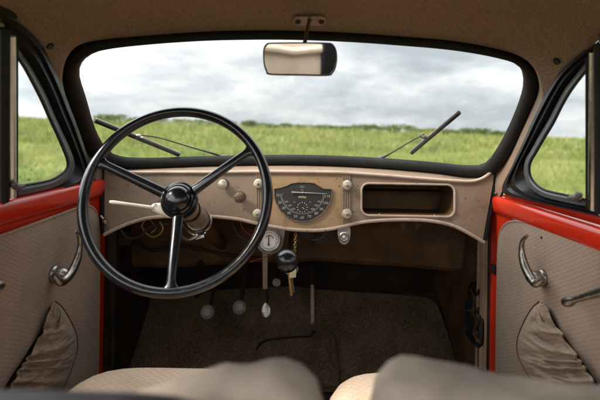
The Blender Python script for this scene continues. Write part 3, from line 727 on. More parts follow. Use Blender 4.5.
# small round gauge hung under the edge
c = K(269.3, 239.5, 0.03); gx = (0.05, -1, 0.12)
x = B(); x.sheet(px_spline([(256.5, 226), (270, 226), (284, 228), (283.5, 240), (281, 249), (273, 254), (263, 253), (257.5, 247), (255.5, 238)], 40, True), lambda a, c_: K(a, c_, 0.006), step=7, back=lambda a, c_: K(a, c_, -0.004)); brk = x.build('gauge_bracket', M['dark steel'], dash)
r = 0.0305
x = B(); x.lathe([(r*0.93, -0.03), (r*0.97, -0.002), (r*1.0, 0.004), (r*0.95, 0.009), (r*0.84, 0.0085), (r*0.78, 0.003), (0, 0.003)], c, gx, 40); rg = x.build('round_gauge', M['worn chrome'], dash)
x = B(); x.lathe([(r*0.80, 0.003), (r*0.79, 0.0042), (0, 0.0043)], c, gx, 40); face = x.build('dial_face', M['ivory face'], rg)
AX = Vector(gx).normalized(); UX = Vector((1, 0, 0)); UX = (UX-AX*UX.dot(AX)).normalized(); VX = UX.cross(AX)*-1
if VX.z < 0: VX = -VX
def gpt(a, d, h=0.006): return c + AX*h + UX*a*r + VX*d*r
x = B(); x.tube([gpt(-0.05, -0.5), gpt(-0.05, 0.25), gpt(-0.02, 0.45)], [0.0016, 0.001, 0.0006], 6); x.ball(gpt(-0.05, -0.42), 0.003, 8); x.build('dial_needle', M['gauge black'], rg)
x = B()
for k in range(15):
    th = rad(-30+240*k/14); x.tube([gpt(0.70*math.cos(th), 0.70*math.sin(th)), gpt(0.58*math.cos(th), 0.58*math.sin(th))], 0.0007, 5)
x.tube([gpt(0.38*math.cos(rad(20+12*k)), 0.38*math.sin(rad(20+12*k))) for k in range(12)], 0.001, 5); x.build('dial_marks', M['gauge black'], rg)
# lamp socket tab
x = B(); x.sheet(px_spline([(338.2, 228), (344, 228), (349.8, 227), (350.3, 235), (348.5, 242), (344.3, 244.6), (339.8, 242), (337.8, 235)], 32, True), lambda a, c_: K(a, c_, 0.003), step=6, back=lambda a, c_: K(a, c_, -0.006)); tab = x.build('socket_tab', M['dull steel'], dash)
cc = K(343.8, 236.7, 0.003)
x = B(); x.lathe([(0.0135, 0), (0.0135, 0.006), (0.011, 0.008), (0.008, 0.0075), (0.0075, 0.002)], cc, (0, -1, 0.1), 24); x.build('socket_ring', M['worn chrome'], tab)
x = B(); x.ball(cc + Vector((0, -0.003, 0)), 0.0052, 8); x.build('socket_core', M['cream plastic'], tab)
# bolt and bracket at the driver end of the dashboard
x = B(); x.lathe([(0.008, -0.01), (0.008, 0.004), (0.005, 0.012), (0, 0.013)], K(105, 221, 0.01), (0.5, -1, 0), 12); x.tube([K(101, 216, 0.006), K(105, 221, 0.012), K(108, 228, 0.004)], 0.004, 6); x.build('hinge_bolt', M['worn chrome'], dash)

# ------------------------------------------------------------------ STEERING WHEEL AND COLUMN
axf = Vector((0.0, 1.0, -0.384)).normalized()       # forward down the column
WC = P(175.8, 196.6, 1.08); RMAJ, RMIN = 0.1985, 0.0118
wu = Vector((1, 0, 0)); wv_ = wu.cross(axf).normalized()
if wv_.z < 0: wv_ = -wv_
def wp(ang, rr, fwd=0.0): return WC + wu*rr*math.cos(ang) + wv_*rr*math.sin(ang) + axf*fwd
wheel = thing('steering_wheel', 'large glossy black three spoke steering wheel in front of the driver seat', 'steering wheel', WC)
x = B(); rgs = []
for k in range(96):
    th = 2*math.pi*k/96; ring = []
    for j in range(14):
        a = 2*math.pi*j/14; ring.append(wp(th, RMAJ + RMIN*0.95*math.cos(a), RMIN*1.15*math.sin(a)))
    rgs.append(ring)
x.rings(rgs, closed=True); x.build('rim', M['bakelite'], wheel)
for deg in (157.5, 35.0, 273.0):
    th = rad(deg); tng = -wu*math.sin(th) + wv_*math.cos(th); x = B(); rg_ = []
    for k in range(21):
        f = k/20; rr = 0.026 + f*(RMAJ-0.026)
        fw = 0.034*(1-f)**1.3 * (1 if f < 1 else 0)
        wdt = 0.0125 - 0.0035*f + 0.020*max(0, (f-0.86)/0.14)**2.0; dp = 0.0085 - 0.002*f
        c0 = wp(th, rr, fw)
        rg_.append([c0 + tng*wdt*math.cos(a) + axf*dp*math.sin(a) for a in [2*math.pi*j/14 for j in range(14)]])
    x.rings(rg_); x.build('spoke', M['bakelite'], wheel)
HC = WC + axf*0.034
x = B(); x.lathe([(0.036, 0.030), (0.0405, 0.012), (0.0415, -0.002), (0.039, -0.010), (0.0355, -0.0125), (0.0345, -0.0105), (0.0335, -0.0125)], HC, axf, 48); hub = x.build('hub', M['bakelite'], wheel)
x = B(); x.lathe([(0.0345, -0.008), (0.0335, -0.0155), (0.0305, -0.019), (0.0285, -0.0175), (0.0275, -0.0195), (0.0245, -0.0285), (0.019, -0.034), (0.011, -0.0375), (0.0, -0.0385)], HC, axf, 48); x.build('horn_button', M['bakelite'], hub)

col = thing('column_shaft', 'beige steering column tube with white indicator stalk and clamp behind the wheel', 'steering column', HC + axf*0.05)
def cp(d, dx=0, dz=0): return HC + axf*d + Vector((dx, 0, dz))
x = B(); x.lathe([(0.026, 0.03), (0.026, 0.10)], HC, axf, 32); x.build('upper_sleeve', M['beige paint'], col)
x = B(); x.lathe([(0.0285, 0.100), (0.0285, 0.115)], HC, axf, 32); x.build('collar', M['black paint'], col)
x = B(); x.lathe([(0.0275, 0.115), (0.0275, 0.235)], HC, axf, 32); x.build('column_tube', M['beige paint'], col)
x = B(); x.lathe([(0.0225, 0.23), (0.0225, 0.80)], HC, axf, 24); x.build('lower_tube', M['brown paint'], col)
x = B(); x.lathe([(0.0300, 0.222), (0.0320, 0.226), (0.0320, 0.238), (0.0300, 0.242)], HC, axf, 32); clamp = x.build('clamp', M['worn chrome'], col)
x = B(); x.lathe([(0.0300, 0.252), (0.0330, 0.255), (0.0330, 0.262), (0.0300, 0.265)], HC, axf, 32); x.build('clamp_ring', M['worn chrome'], clamp)
x = B(); x.tube(spline([cp(0.17, -0.035, -0.022), cp(0.21, -0.022, -0.036), cp(0.235, 0.0, -0.042), cp(0.24, 0.02, -0.03)], 20), 0.0042, 8); x.lathe([(0.006, -0.012), (0.006, 0.012)], cp(0.232, 0.006, -0.045), (1, 0, 0.3), 10); x.build('clamp_bolt', M['chrome'], clamp)
x = B(); x.tube(spline([cp(0.10, -0.02, -0.03), cp(0.14, -0.034, -0.048), cp(0.18, -0.018, -0.062), cp(0.20, 0.0, -0.05)], 20), 0.005, 8); x.build('bracket_loop', M['worn chrome'], col)
# stalk housing and lever
q0 = P(160, 208.5, 1.20)
x = B(); rgs = []
for k, (px, py, r_) in enumerate([(150.5, 207.5, 0.003), (153, 207.6, 0.0095), (157, 208.2, 0.0125), (162, 209.2, 0.0155), (168, 210.6, 0.0175), (174, 211, 0.0175)]):
    cc = P(px, py, 1.20+0.002*k); rgs.append([cc + Vector((0, math.cos(a)*r_*0.7, math.sin(a)*r_)) for a in [2*math.pi*j/16 for j in range(16)]])
x.rings(rgs); stalk = x.build('stalk_housing', M['cream plastic'], col)
x = B(); x.tube([P(109.5, 202, 1.165), P(113, 202.3, 1.166), P(130, 204.4, 1.18), P(153, 207.6, 1.197)], [0.0034, 0.0046, 0.0036, 0.0042], 10); x.build('stalk_lever', M['cream plastic'], stalk)
x = B(); x.lathe([(0.0042, 0), (0.0042, 0.003), (0, 0.0035)], P(155.5, 205.6, 1.185), (0, -1, 0.2), 12); x.build('stalk_screw', M['worn chrome'], stalk)
x = B(); x.lathe([(0.019, 0.006), (0.019, 0.05)], HC + Vector((-0.018, 0, 0.012)), axf, 20); x.build('stalk_boss', M['chrome'], col)

# loose wiring under the dashboard
wr = thing('loose_wiring', 'thin yellow and dark wires dangling under the driver side of the dashboard', 'wires', P(150, 225, 1.42))
for nm, pts, rr, m in (('yellow_wire', [(146, 219), (142, 226), (146, 233), (153, 237), (160, 234), (163, 228), (160, 222)], 0.0019, 'wire yellow'), ('yellow_wire', [(150, 220), (156, 228), (151, 233)], 0.0015, 'wire yellow'),
        ('dark_wire', [(232, 221), (236, 232), (246, 240), (258, 243)], 0.002, 'dark vinyl'), ('red_wire', [(240, 221), (243, 229), (252, 236), (262, 240)], 0.0013, 'wire red'), ('red_wire', [(278, 242), (272, 254), (262, 258), (250, 262)], 0.0013, 'wire red'),
        ('dark_wire', [(120, 228), (128, 238), (140, 236), (152, 226), (170, 224)], 0.003, 'dark vinyl'), ('dark_wire', [(300, 232), (312, 240), (326, 236), (336, 230)], 0.0028, 'dark vinyl')):
    x = B(); x.tube(spline([P(a, c_, 1.43 + 0.02*math.sin(k)) for k, (a, c_) in enumerate(pts)], 30), rr, 7); x.build(nm, M[m], wr)

# ------------------------------------------------------------------ PEDALS, LEVERS, KEYS
def pedal(px, py, label, r=0.0235):
    c = P(px, py, 1.66); o = thing('foot_pedal', label, 'pedal', c, 'round foot pedals')
    x = B(); x.lathe([(r*0.92, 0.010), (r, 0.004), (r, -0.002), (r*0.9, -0.006), (r*0.80, -0.0045), (r*0.74, -0.0065), (r*0.55, -0.0045), (r*0.5, -0.007), (0, -0.0065)], c, (0, 0.9, -0.35), 28); x.build('pad', M['dull steel'], o)
    x = B(); x.tube([c + Vector((0, 0.008, -0.003)), c + Vector((0, 0.06, 0.0)), c + Vector((0, 0.14, 0.06)), c + Vector((0, 0.2, 0.16))], 0.007, 8); x.build('pedal_arm', M['dark paint'], o)
pedal(207.5, 312, 'round ribbed metal pedal seen inside the steering wheel rim'); pedal(239.5, 307.5, 'round ribbed metal pedal seen just outside the steering wheel rim')
c = P(276.5, 282.5, 1.72); o = thing('floor_button', 'small round metal starter button under the gear knob', 'button', c)
x = B(); x.lathe([(0.013, 0.004), (0.0145, 0), (0.013, -0.005), (0.006, -0.007), (0, -0.0072)], c, (0, 0.9, -0.35), 20); x.build('cap', M['dull steel'], o)
x = B(); x.tube([c, c + Vector((0, 0.24, 0.0))], 0.006, 8); x.build('shaft', M['dark paint'], o)
o = thing('accelerator_pedal', 'long thin lever with shiny spoon shaped foot hanging under round gauge', 'pedal', P(266, 311, 1.62))
x = B(); x.sheet([(262.4, 250), (267.6, 250), (267.4, 289), (262.8, 289)], lambda a, c_: P(a, c_, 1.5+(c_-250)*0.002), step=9, back=lambda a, c_: P(a, c_, 1.506+(c_-250)*0.002)); x.build('flat_arm', M['trim paint'], o)
x = B(); x.tube([P(266.4, 285, 1.585), P(267.5, 296, 1.61), P(266.8, 305, 1.62)], 0.0042, 8); x.build('lever_rod', M['dark paint'], o)
x = B(); rgs = []
for py, wd in ((303, 1.6), (305, 3.4), (308, 4.6), (311.5, 4.9), (315, 4.2), (317.5, 1.8)):
    cc = P(266, py, 1.62-(py-303)*0.0012); s_ = wd/FPX*1.62; rgs.append([cc + Vector((s_*math.cos(a), -0.006*math.sin(a)-0.002*math.cos(a)**2, 0.003*math.sin(a))) for a in [2*math.pi*j/14 for j in range(14)]])
x.rings(rgs); x.build('spoon_foot', M['worn chrome'], o)
g0 = P(287, 261, 1.27); o = thing('gear_lever', 'gear lever with glossy black ball knob reaching out under the dashboard', 'gear lever', g0)
x = B(); rk = 0.0295
x.lathe([(rk*math.sin(math.pi*k/16), -0.72*rk*math.cos(math.pi*k/16)) for k in range(17)], g0, (0.05, 1, -0.25), 32); x.build('ball_knob', M['bakelite'], o)
x = B(); x.tube([g0 + Vector((0.001, 0.015, -0.003)), g0 + Vector((0.004, 0.15, -0.006)), g0 + Vector((0.004, 0.48, -0.01))], [0.0075, 0.0065, 0.007], 10); x.build('lever_rod', M['chrome'], o)
# key chain
o = thing('key_chain', 'bunch of keys with paper tag on a chain under the dashboard edge', 'keys', K(296, 231, 0.004))
def chain_p(f): return P(296 - 2.0*f, 231+34*f, 1.395-0.02*f)
x = B()
for k in range(13):
    a, c_ = chain_p(k/13), chain_p((k+1.25)/13); mid = (a+c_)/2; d = (c_-a)/2; sd = Vector((1, 0, 0)) if k % 2 else Vector((0, 1, 0))
    x.tube([mid + d*math.cos(t_) + sd*0.0032*math.sin(t_) for t_ in [2*math.pi*j/14 for j in range(14)]], 0.0011, 6, closed=True)
x.build('chain', M['brass'], o)
kc = chain_p(1.0)
x = B(); x.tube([kc + Vector((0.011*math.cos(t_), 0.002*math.sin(t_), -0.011+0.011*math.sin(t_))) for t_ in [2*math.pi*j/20 for j in range(20)]], 0.0012, 6, closed=True); x.build('split_ring', M['worn chrome'], o)
def keyshape(x0, y0, x1, y1, Y, m):
    a, c_ = P(x0, y0, Y), P(x1, y1, Y+0.01); d = c_-a; sd = d.cross(Vector((0, 1, 0))).normalized(); x = B()
    hw_ = 0.0072
    out_ = []
    for k in range(13):
        t_ = math.pi*(0.15 + 1.7*k/12); out_.append(a + d.normalized()*(-0.001 - hw_*math.cos(t_)*-1*0.9) + sd*hw_*math.sin(t_))
    L = d.length
    blade = [a + d.normalized()*0.010 + sd*-0.0028]
    tops = [a + d.normalized()*(0.010+(L-0.012)*k/8) + sd*(0.0026 if k % 2 else 0.0038) for k in range(9)][::-1]
    x.box((-0.0, -0.0, 0.0), (0.0, 0.0, 0.0)) if False else None
    shaft = [a + d.normalized()*0.006 + sd*-0.003, a + d + sd*-0.003] + tops + [a + d.normalized()*0.006 + sd*0.003]
    n_ = len(shaft); bk_ = [p + Vector((0, 0.0025, 0)) for p in shaft]
    x.add(shaft+bk_, [tuple(range(n_)), tuple(range(2*n_-1, n_-1, -1))] + [(i, (i+1) % n_, (i+1) % n_+n_, i+n_) for i in range(n_)])
    x.tube([a + (sd*math.cos(t_) + d.normalized()*math.sin(t_))*hw_ for t_ in [2*math.pi*j/20 for j in range(20)]], 0.003, 6, closed=True)
    x.build('key', M[m], o, sharp=25)
keyshape(288.5, 271, 291.5, 296, 1.37, 'brass'); keyshape(291, 272, 293.6, 293, 1.375, 'rust')
x = B(); x.sheet([(288.5, 265), (295.5, 265.5), (296.5, 268), (295.8, 277.5), (289.5, 278)], lambda a, c_: P(a, c_, 1.362+(a-288)*0.001), step=5, back=lambda a, c_: P(a, c_, 1.364+(a-288)*0.001)); x.build('paper_tag', M['paper tag'], o)
# handbrake-like rod standing in the carpet
o = thing('floor_rod', 'thin upright beige rod standing out of slit in floor carpet', 'rod', T(312.5, 326))
x = B(); b0 = T(312.6, 327, 0.0); x.tube([b0, P(312.4, 300, b0.y+0.03), P(312.2, 285, b0.y+0.05)], [0.0075, 0.0075, 0.007], 8); x.build('lower_rod', M['trim paint'], o)
x = B(); x.tube([P(312.2, 286, b0.y+0.049), P(311.8, 266, b0.y+0.09)], 0.0058, 8); x.build('upper_rod', M['dark paint'], o)  # same beige rod, painted dark for the dim light under the dashboard

# ------------------------------------------------------------------ CARPET
cpt = thing('floor_carpet', 'dark brown pile carpet on sloping floor under the dashboard', 'carpet', T(300, 340))
def lump(a, c_): return 0.006*noise.noise(Vector((a*0.02+c_*0.03, c_*0.09-a*0.03, 7))) + 0.009*noise.noise(Vector((a*0.045, c_*0.06, 1))) + 0.003*noise.noise(Vector((a*0.15, c_*0.2, 3)))
mo = px_spline([(118, 385), (128, 340), (140, 305), (158, 298), (220, 292), (262, 289), (292, 288), (330, 291.5), (390, 295.5), (424, 298.5), (433, 302), (437.5, 309), (446, 332), (453, 356), (460, 385)], 70)
mo = mo + [(x_, 392) for x_ in np.linspace(455, 120, 24)]
cpo = B(); cpo.sheet(mo, lambda a, c_: T(a, c_, 0.012+lump(a, c_)), step=8, back=lambda a, c_: T(a, c_, 0.001)); mat_ = cpo.build('toe_mat', M['carpet'], cpt)
x = B(); x.tube(spline([T(a, c_, 0.013+lump(a, c_)) for a, c_ in mo[:70]], 120), 0.0055, 7); x.build('bound_edge', M['carpet'], mat_)
tm = px_spline([(258, 352), (262, 346), (270, 342.5), (285, 340.5), (300, 339.2), (312, 338.6), (316, 333), (322, 330), (328, 333), (332.5, 342), (334, 352), (336.5, 366), (338, 386)], 44) + [(250, 390), (252, 372)]
x = B(); x.sheet(tm, lambda a, c_: T(a, c_, 0.042+lump(a, c_)*1.5), step=7, back=lambda a, c_: T(a, c_, 0.013)); tun = x.build('tunnel_mat', M['carpet'], cpt)
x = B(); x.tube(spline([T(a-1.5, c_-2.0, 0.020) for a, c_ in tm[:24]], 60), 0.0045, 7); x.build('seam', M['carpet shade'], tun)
x = B(); x.tube(spline([T(a, c_, 0.041+lump(a, c_)*1.5) for a, c_ in tm[:44]], 90), 0.0052, 7); x.build('bound_edge', M['carpet'], tun)
x = B(); x.tube(spline([T(a, c_, 0.046) for a, c_ in ((311.5, 326), (318, 327.5), (326, 331), (331.5, 340), (333, 352), (336, 370))], 40), [0.011+0.003*math.sin(k*0.37) for k in range(40)], 8, flat=0.5); x.build('torn_flap', M['carpet'], tun)

# ------------------------------------------------------------------ DOORS
def make_door(sgn):
    left = sgn < 0
    lab = 'red door with cloth panel beside the driver, behind the steering wheel rim' if left else 'red door with cloth panel on the passenger side, showing a handle and crank'
    o = thing('door', lab, 'door', (sgn*0.6, 0.9, 0.42), 'car doors'); o['category'] = 'door'
    # red shell: cross-section swept from rear edge to the front edge
    zb = 1.043 if left else 1.018
    prof = [(-0.075, 0.06), (-0.075, 0.0), (-0.004, 0.0), (0.006, -0.0015), (0.011, -0.004), (0.0145, -0.009), (0.0160, -0.016), (0.0145, -0.034), (0.0115, -0.044), (0.006, -0.050), (0.0015, -0.053), (0.0, -0.060), (0.0, -0.30), (0.0, -0.62), (-0.07, -0.62), (-0.12, -0.3), (-0.075, 0.0)]
    prof = prof[2:]
    yfr = 1.492 if left else 1.503; ys = list(np.linspace(0.12, yfr-0.075, 26)) + [yfr-q for q in (0.05, 0.03, 0.02, 0.012, 0.006, 0.002, 0.0)]
    yfront = 1.492 if left else 1.503
    x = B(); rows = []
    for y in ys:
        k = 1.0 if y < yfront-0.075 else max(0.0, 1-((y-yfront+0.075)/0.075)**2.4)
        row = []
        for q, dz in prof:
            qq = q if q < 0 else q*k - 0.004*(1-k)
            row.append((sgn*(hw(y, 0.9)-qq), y + (0 if q >= -0.01 else 0.0), zb+dz + (0.0 if dz < -0.6 else -0.006*(1-k))))
        rows.append(row)
    x.grid(rows); x.add(rows[-1], [tuple(range(len(prof)))]); shell = x.build('shell', M['red'], o, sharp=50)
    d = lambda a, c_, off=0.0: D(sgn, a, c_, off)
    # cloth trim panel with rounded front corner
    if left:
        pan = px_spline([(-70, 260), (-30, 247.5), (0, 236.5), (30, 225.5), (60, 214.5), (78, 207.8), (87, 205.8), (93.5, 208.5), (97, 216), (98.3, 230), (98.8, 260), (98.5, 300), (98, 340), (97.3, 375)], 90) + [(60, 400), (0, 440), (-70, 470)]
        pan = [(-70, 470)] and pan
    else:
        pan = px_spline([(670, 269), (640, 258), (600, 244.3), (570, 234.5), (540, 225.5), (522, 221.6), (511, 221.8), (504, 226), (500, 235), (498.3, 255), (497.6, 290), (497, 330), (496.6, 372)], 90) + [(540, 400), (600, 440), (670, 480)]
    x = B(); x.sheet(pan, lambda a, c_: d(a, c_, 0.009), step=9, back=lambda a, c_: d(a, c_, 0.001)); panel = x.build('trim_panel', M['door cloth'], o)
    x = B(); x.tube(spline([d(a, c_, 0.0075) for a, c_ in pan[:90]], 130), 0.0036, 8); x.build('welt', M['pocket cloth'], panel)
    # quarter light
    if left:
        G = [(16.5, 57), (22, 66), (28, 76.5), (40, 100), (48, 118), (55, 133), (61.5, 148), (66, 160), (66, 167), (61, 173), (50, 179), (33, 182.5), (16.5, 184.5)]
        F = [(13, 44), (24, 56), (35, 74), (47, 97), (55.5, 117), (63, 133), (69.5, 147), (73.5, 158), (74.5, 168), (69, 178.5), (55, 187), (34, 192.5), (13, 196.5)]
        Hh = [(-4, 8), (12, 18), (28, 30), (42, 45), (52, 64), (61, 84), (69.5, 106), (78, 128), (85.5, 150), (91.5, 168), (95.5, 184), (80, 190.8), (50, 197), (-4, 208)]
        post = (8.2, 15.2); latch = (17.5, 187)
    else:
        G = [(587.5, 71), (580, 80), (570, 94), (562, 108), (554, 124), (545, 139), (537.5, 152), (531.3, 163), (530.5, 172), (534.5, 181), (545, 189), (566, 194), (587.5, 199)]
        F = [(590, 57), (577, 73), (565.5, 88), (557, 103), (549, 119), (539.5, 135), (531, 150), (525, 161), (524, 174), (528.5, 186), (541, 195.5), (562, 201.5), (590, 207)]
        Hh = [(606, 34), (596, 43), (584, 51), (572, 60), (559, 73), (547, 92), (535, 115), (524, 140), (512, 166), (502, 191), (522, 199.5), (556, 207.5), (604, 218)]
        post = (588.5, 597); latch = (575, 197.5)
    n_ = 72
    g_, f_, h_ = px_spline(G, n_, False), px_spline(F, n_, False), px_spline(Hh, n_, False)
    x = B()
    ring = [[d(a, c_, -0.010) for a, c_ in g_], [d(a, c_, 0.004) for a, c_ in g_], [d(a*0.5+p*0.5, c_*0.5+q*0.5, 0.009) for (a, c_), (p, q) in zip(g_, f_)], [d(a, c_, 0.005) for a, c_ in f_], [d(a, c_, -0.008) for a, c_ in f_]]
    x.grid(ring); fr = x.build('quarter_light_frame', M['grey frame'], o)
    x = B(); x.tube([d(a*0.86+p*0.14, c_*0.86+q*0.14, 0.0055) for (a, c_), (p, q) in zip(g_, f_)], 0.0028, 7); x.build('glazing_rubber', M['black rubber'], fr)
    x = B(); x.sheet(g_, lambda a, c_: d(a, c_, -0.006), step=14); x.build('quarter_light', M['glass'], o)
    x = B(); ring = [[d(a, c_, -0.008) for a, c_ in f_], [d(a*.7+p*.3, c_*.7+q*.3, 0.003) for (a, c_), (p, q) in zip(f_, h_)], [d(a*.55+p*.45, c_*.55+q*.45, 0.010) for (a, c_), (p, q) in zip(f_, h_)], [d(a*.35+p*.65, c_*.35+q*.65, 0.004) for (a, c_), (p, q) in zip(f_, h_)], [d(a*.2+p*.8, c_*.2+q*.8, 0.011) for (a, c_), (p, q) in zip(f_, h_)], [d(a, c_, 0.007) for a, c_ in h_], [d(a, c_, -0.012) for a, c_ in h_]]
    x.grid(ring); x.build('window_frame', M['black paint'], o)
    # chrome post between quarter light and main window
    p0, p1 = post; pm = (p0+p1)/2; yt, yb = (36, 197) if left else (52, 208)
    x = B(); x.tube([d(pm - (1.0 if left else -1.5)*(1-k/12), yt + (yb-yt)*k/12, 0.010) for k in range(13)], 0.0088, 10, up=(sgn, 0, 0), flat=1.0); ps = x.build('window_post', M['bright strip' if left else 'chrome'], o)
    x = B(); xx = p0-5.5 if left else p1+4.5; x.tube([d(xx, yt-8+(yb-yt+12)*k/12, 0.006) for k in range(13)], 0.0125, 10); x.build('channel', M['black rubber'], ps)
    x = B(); xx = p1+1.2 if left else p0-1.2; x.tube([d(xx, yt+6+(yb-yt-6)*k/12, 0.011) for k in range(13)], 0.0035, 8); x.build('rubber_strip', M['black rubber'], ps)
    # main window: upper rail and glass towards the rear
    x = B(); x.tube([(sgn*(hw(y, 1.395)+0.014), y, 1.395) for y in np.linspace(0.15, 0.925, 12)], 0.022, 10); x.tube([(sgn*(hw(0.15, z)-0.002), 0.15, z) for z in np.linspace(1.03, 1.385, 8)], 0.016, 10); x.build('window_rail', M['black paint'], o)
    x = B(); x.grid([[(sgn*(hw(y, z)+0.004), y, z) for y in np.linspace(0.15, 0.985, 6)] for z in np.linspace(1.03, 1.38, 6)]); x.build('main_window', M['glass'], o)
    # quarter light catch
    lx, ly = latch; s_ = 1 if left else -1
    x = B(); x.tube([d(lx-5*s_, ly-1, 0.014), d(lx, ly, 0.019), d(lx+6*s_, ly-0.5-(1 if left else -1), 0.016)], [0.0065, 0.0078, 0.0045], 9); x.ball(d(lx-4*s_, ly-2.5, 0.020), 0.007, 8); x.tube([d(lx-3*s_, ly+4, 0.012), d(lx-3*s_, ly-5, 0.014)], 0.005, 8); x.build('catch', M['dark steel'], o)
    # window crank
    if left: pc, path = (53, 274), [(53.5, 275), (60, 282), (66, 279), (72, 271), (77.5, 259), (80, 246), (79, 236), (75.5, 231)]
    else: pc, path = (543.5, 278), [(543, 279), (535.5, 283.5), (531.5, 279), (527, 271), (523.3, 261), (521.6, 250), (522.6, 241), (527.5, 235.5)]
    ax = Vector((-sgn, -0.06, 0.0))
    x = B(); cc = d(*pc, 0.008); R0 = 0.0205
    x.lathe([(R0, -0.002), (R0*1.02, 0.004), (R0*0.95, 0.009), (R0*0.84, 0.011), (R0*0.82, 0.022), (R0*0.74, 0.031), (R0*0.52, 0.037), (0, 0.039)], cc, ax, 32); ck = x.build('window_crank', M['worn chrome'], o)
    offs = [0.040, 0.046, 0.048, 0.050, 0.052, 0.053, 0.053, 0.052]
    sp = spline([d(a, c_, q) for (a, c_), q in zip(path, offs)], 40)
    rr = [0.0066 + 0.0034*math.sin(min(1, k/26)*math.pi*0.9) - 0.0045*max(0, (k-24)/15) for k in range(40)]
    x = B(); x.tube(sp, rr, 12, up=ax, flat=1.15); x.build('crank_lever', M['worn chrome'], ck)
    x = B(); x.lathe([(0.0062, 0.036), (0.005, 0.0415), (0, 0.042)], cc, ax, 20); x.build('crank_cap', M['chrome'], ck)
    # door handle
    if left: hp = [(2.5, 284.5), (0.5, 285), (-4, 286), (-14, 289), (-40, 294)]
    else: hp = [(563, 302.3), (565.5, 302.2), (569, 301.6), (576, 299.5), (592, 294.5), (612, 289), (640, 284)]
    n2 = len(hp); rads = [0.003, 0.0095, 0.0105, 0.0065, 0.008, 0.012, 0.0135][:n2] if not left else [0.003, 0.0095, 0.0105, 0.0065, 0.011]
    hh = [d(a, c_, 0.05 + 0.000*k) for k, (a, c_) in enumerate(hp)]
    dense, dr = [], []
    for k in range(n2-1):
        for j in range(6): dense.append(hh[k].lerp(hh[k+1], j/6)); f = j/6; f = f*f*(3-2*f); dr.append(rads[k]*(1-f)+rads[k+1]*f)
    dense.append(hh[-1]); dr.append(rads[-1])
    x = B(); x.tube(dense, dr, 14); dh = x.build('door_handle', M['worn chrome'], o)
    x = B(); x.lathe([(0.024, -0.045), (0.022, -0.036), (0.013, -0.03), (0.012, 0.0)], hh[-1], ax, 24); x.build('handle_boss', M['worn chrome'], dh)
    # gathered map pocket
    if left:
        Ge = [(53, 303), (50.5, 312), (46.5, 326), (41, 338), (34, 350), (27, 362), (20, 372), (10, 392)]
        Se = [(55.5, 302), (62, 308), (69.5, 320), (75.5, 333), (77, 345), (75, 358), (70, 372), (60, 395)]
        Oe = [(51.5, 303), (47.5, 312), (41, 326), (33, 340), (24, 354), (16, 366), (8, 378), (-4, 396)]
    else:
        Ge = [(544, 304), (549.5, 315), (556, 327), (563, 338), (571, 350), (579, 362), (587, 374), (598, 392)]
        Se = [(539, 302), (532, 309), (524.5, 322), (518.5, 337), (517.5, 350), (521, 362), (528, 374), (540, 394)]
        Oe = [(545.5, 302.5), (552.5, 313), (560, 325), (568, 337), (576.5, 348.5), (585, 360), (593.5, 371), (606, 388)]
    nu, nv = 150, 34
    ge, se, oe = px_spline(Ge, nu), px_spline(Se, nu), px_spline(Oe, nu)
    rows = []
    for iv in range(nv):
        vv = iv/(nv-1); row = []
        for iu in range(nu):
            uu = iu/(nu-1)
            ph = uu*44 + 3.4*math.sin(uu*7+1) + 1.5*math.sin(uu*19) + vv*(2.4 + 2.2*math.sin(uu*13)); rip = math.sin(ph) + 0.45*math.sin(ph*1.9+1) + 0.9*noise.noise(Vector((uu*11, vv*2.5, 4+sgn)))
            taper = math.sin(min(1, uu*5)*math.pi/2)
            bulge = (0.030*math.sin(math.pi*min(1, (1-vv)**0.75*0.72 + 0.02)))*taper
            fold = noise.noise(Vector((uu*9+vv*2.0, vv*3-uu*2, 8+sgn))); fold2 = abs(noise.noise(Vector((uu*15+vv*5, vv*2.2, 15+sgn))))
            off = 0.011 + bulge*0.8 + (0.0072*rip*(1-vv)**1.15 + (0.010*fold - 0.016*fold2)*math.sin(math.pi*vv)**0.6)*taper
            a = ge[iu][0]*(1-vv) + se[iu][0]*vv; c_ = ge[iu][1]*(1-vv) + se[iu][1]*vv
            a += 1.4*math.sin(ph*1.0+0.5)*(1-vv)**3*taper
            row.append(d(a, c_, off))
        rows.append(row)
    kO = 0.72 if left else 0.5
    oe = [(g[0]+(o_[0]-g[0])*kO, g[1]+(o_[1]-g[1])*kO) for g, o_ in zip(ge, oe)]
    x = B(); x.grid(rows); pk = x.build('map_pocket', M['pocket cloth'], o, sharp=80)
    x = B(); x.tube(rows[0], 0.0032, 7); x.build('gathered_hem', M['pocket cloth'], pk)
    x = B(); x.tube([d(a, c_, 0.011) for a, c_ in se], 0.0028, 7); x.build('piping', M['brown paint'], pk)
    x = B(); x.grid([[d(a*(1-f)+p*f, c_*(1-f)+q*f, 0.0105) for (a, c_), (p, q) in zip(oe, se)] for f in (0, 0.2, 0.4, 0.6)]); x.build('pocket_shade', M['carpet shade'], pk)  # dark sheet painting the shade inside the pocket mouth
    if not left:
        x = B(); x.lathe([(0.004, 0), (0.003, 0.002), (0, 0.0022)], d(541.5, 237.5, 0.009), ax, 10); x.build('crank_shadow_spot', M['brown paint'], panel)  # painted shadow of the crank lever's tip on the cloth
    # small black stop on the door edge
    if not left:
        x = B(); q = d(494, 269, 0.004); x.box((q.x-0.006, q.y-0.008, q.z-0.014), (q.x+0.004, q.y+0.008, q.z+0.014), None, 0.002); x.build('door_stop', M['black rubber'], o)
    return o
make_door(-1); make_door(1)

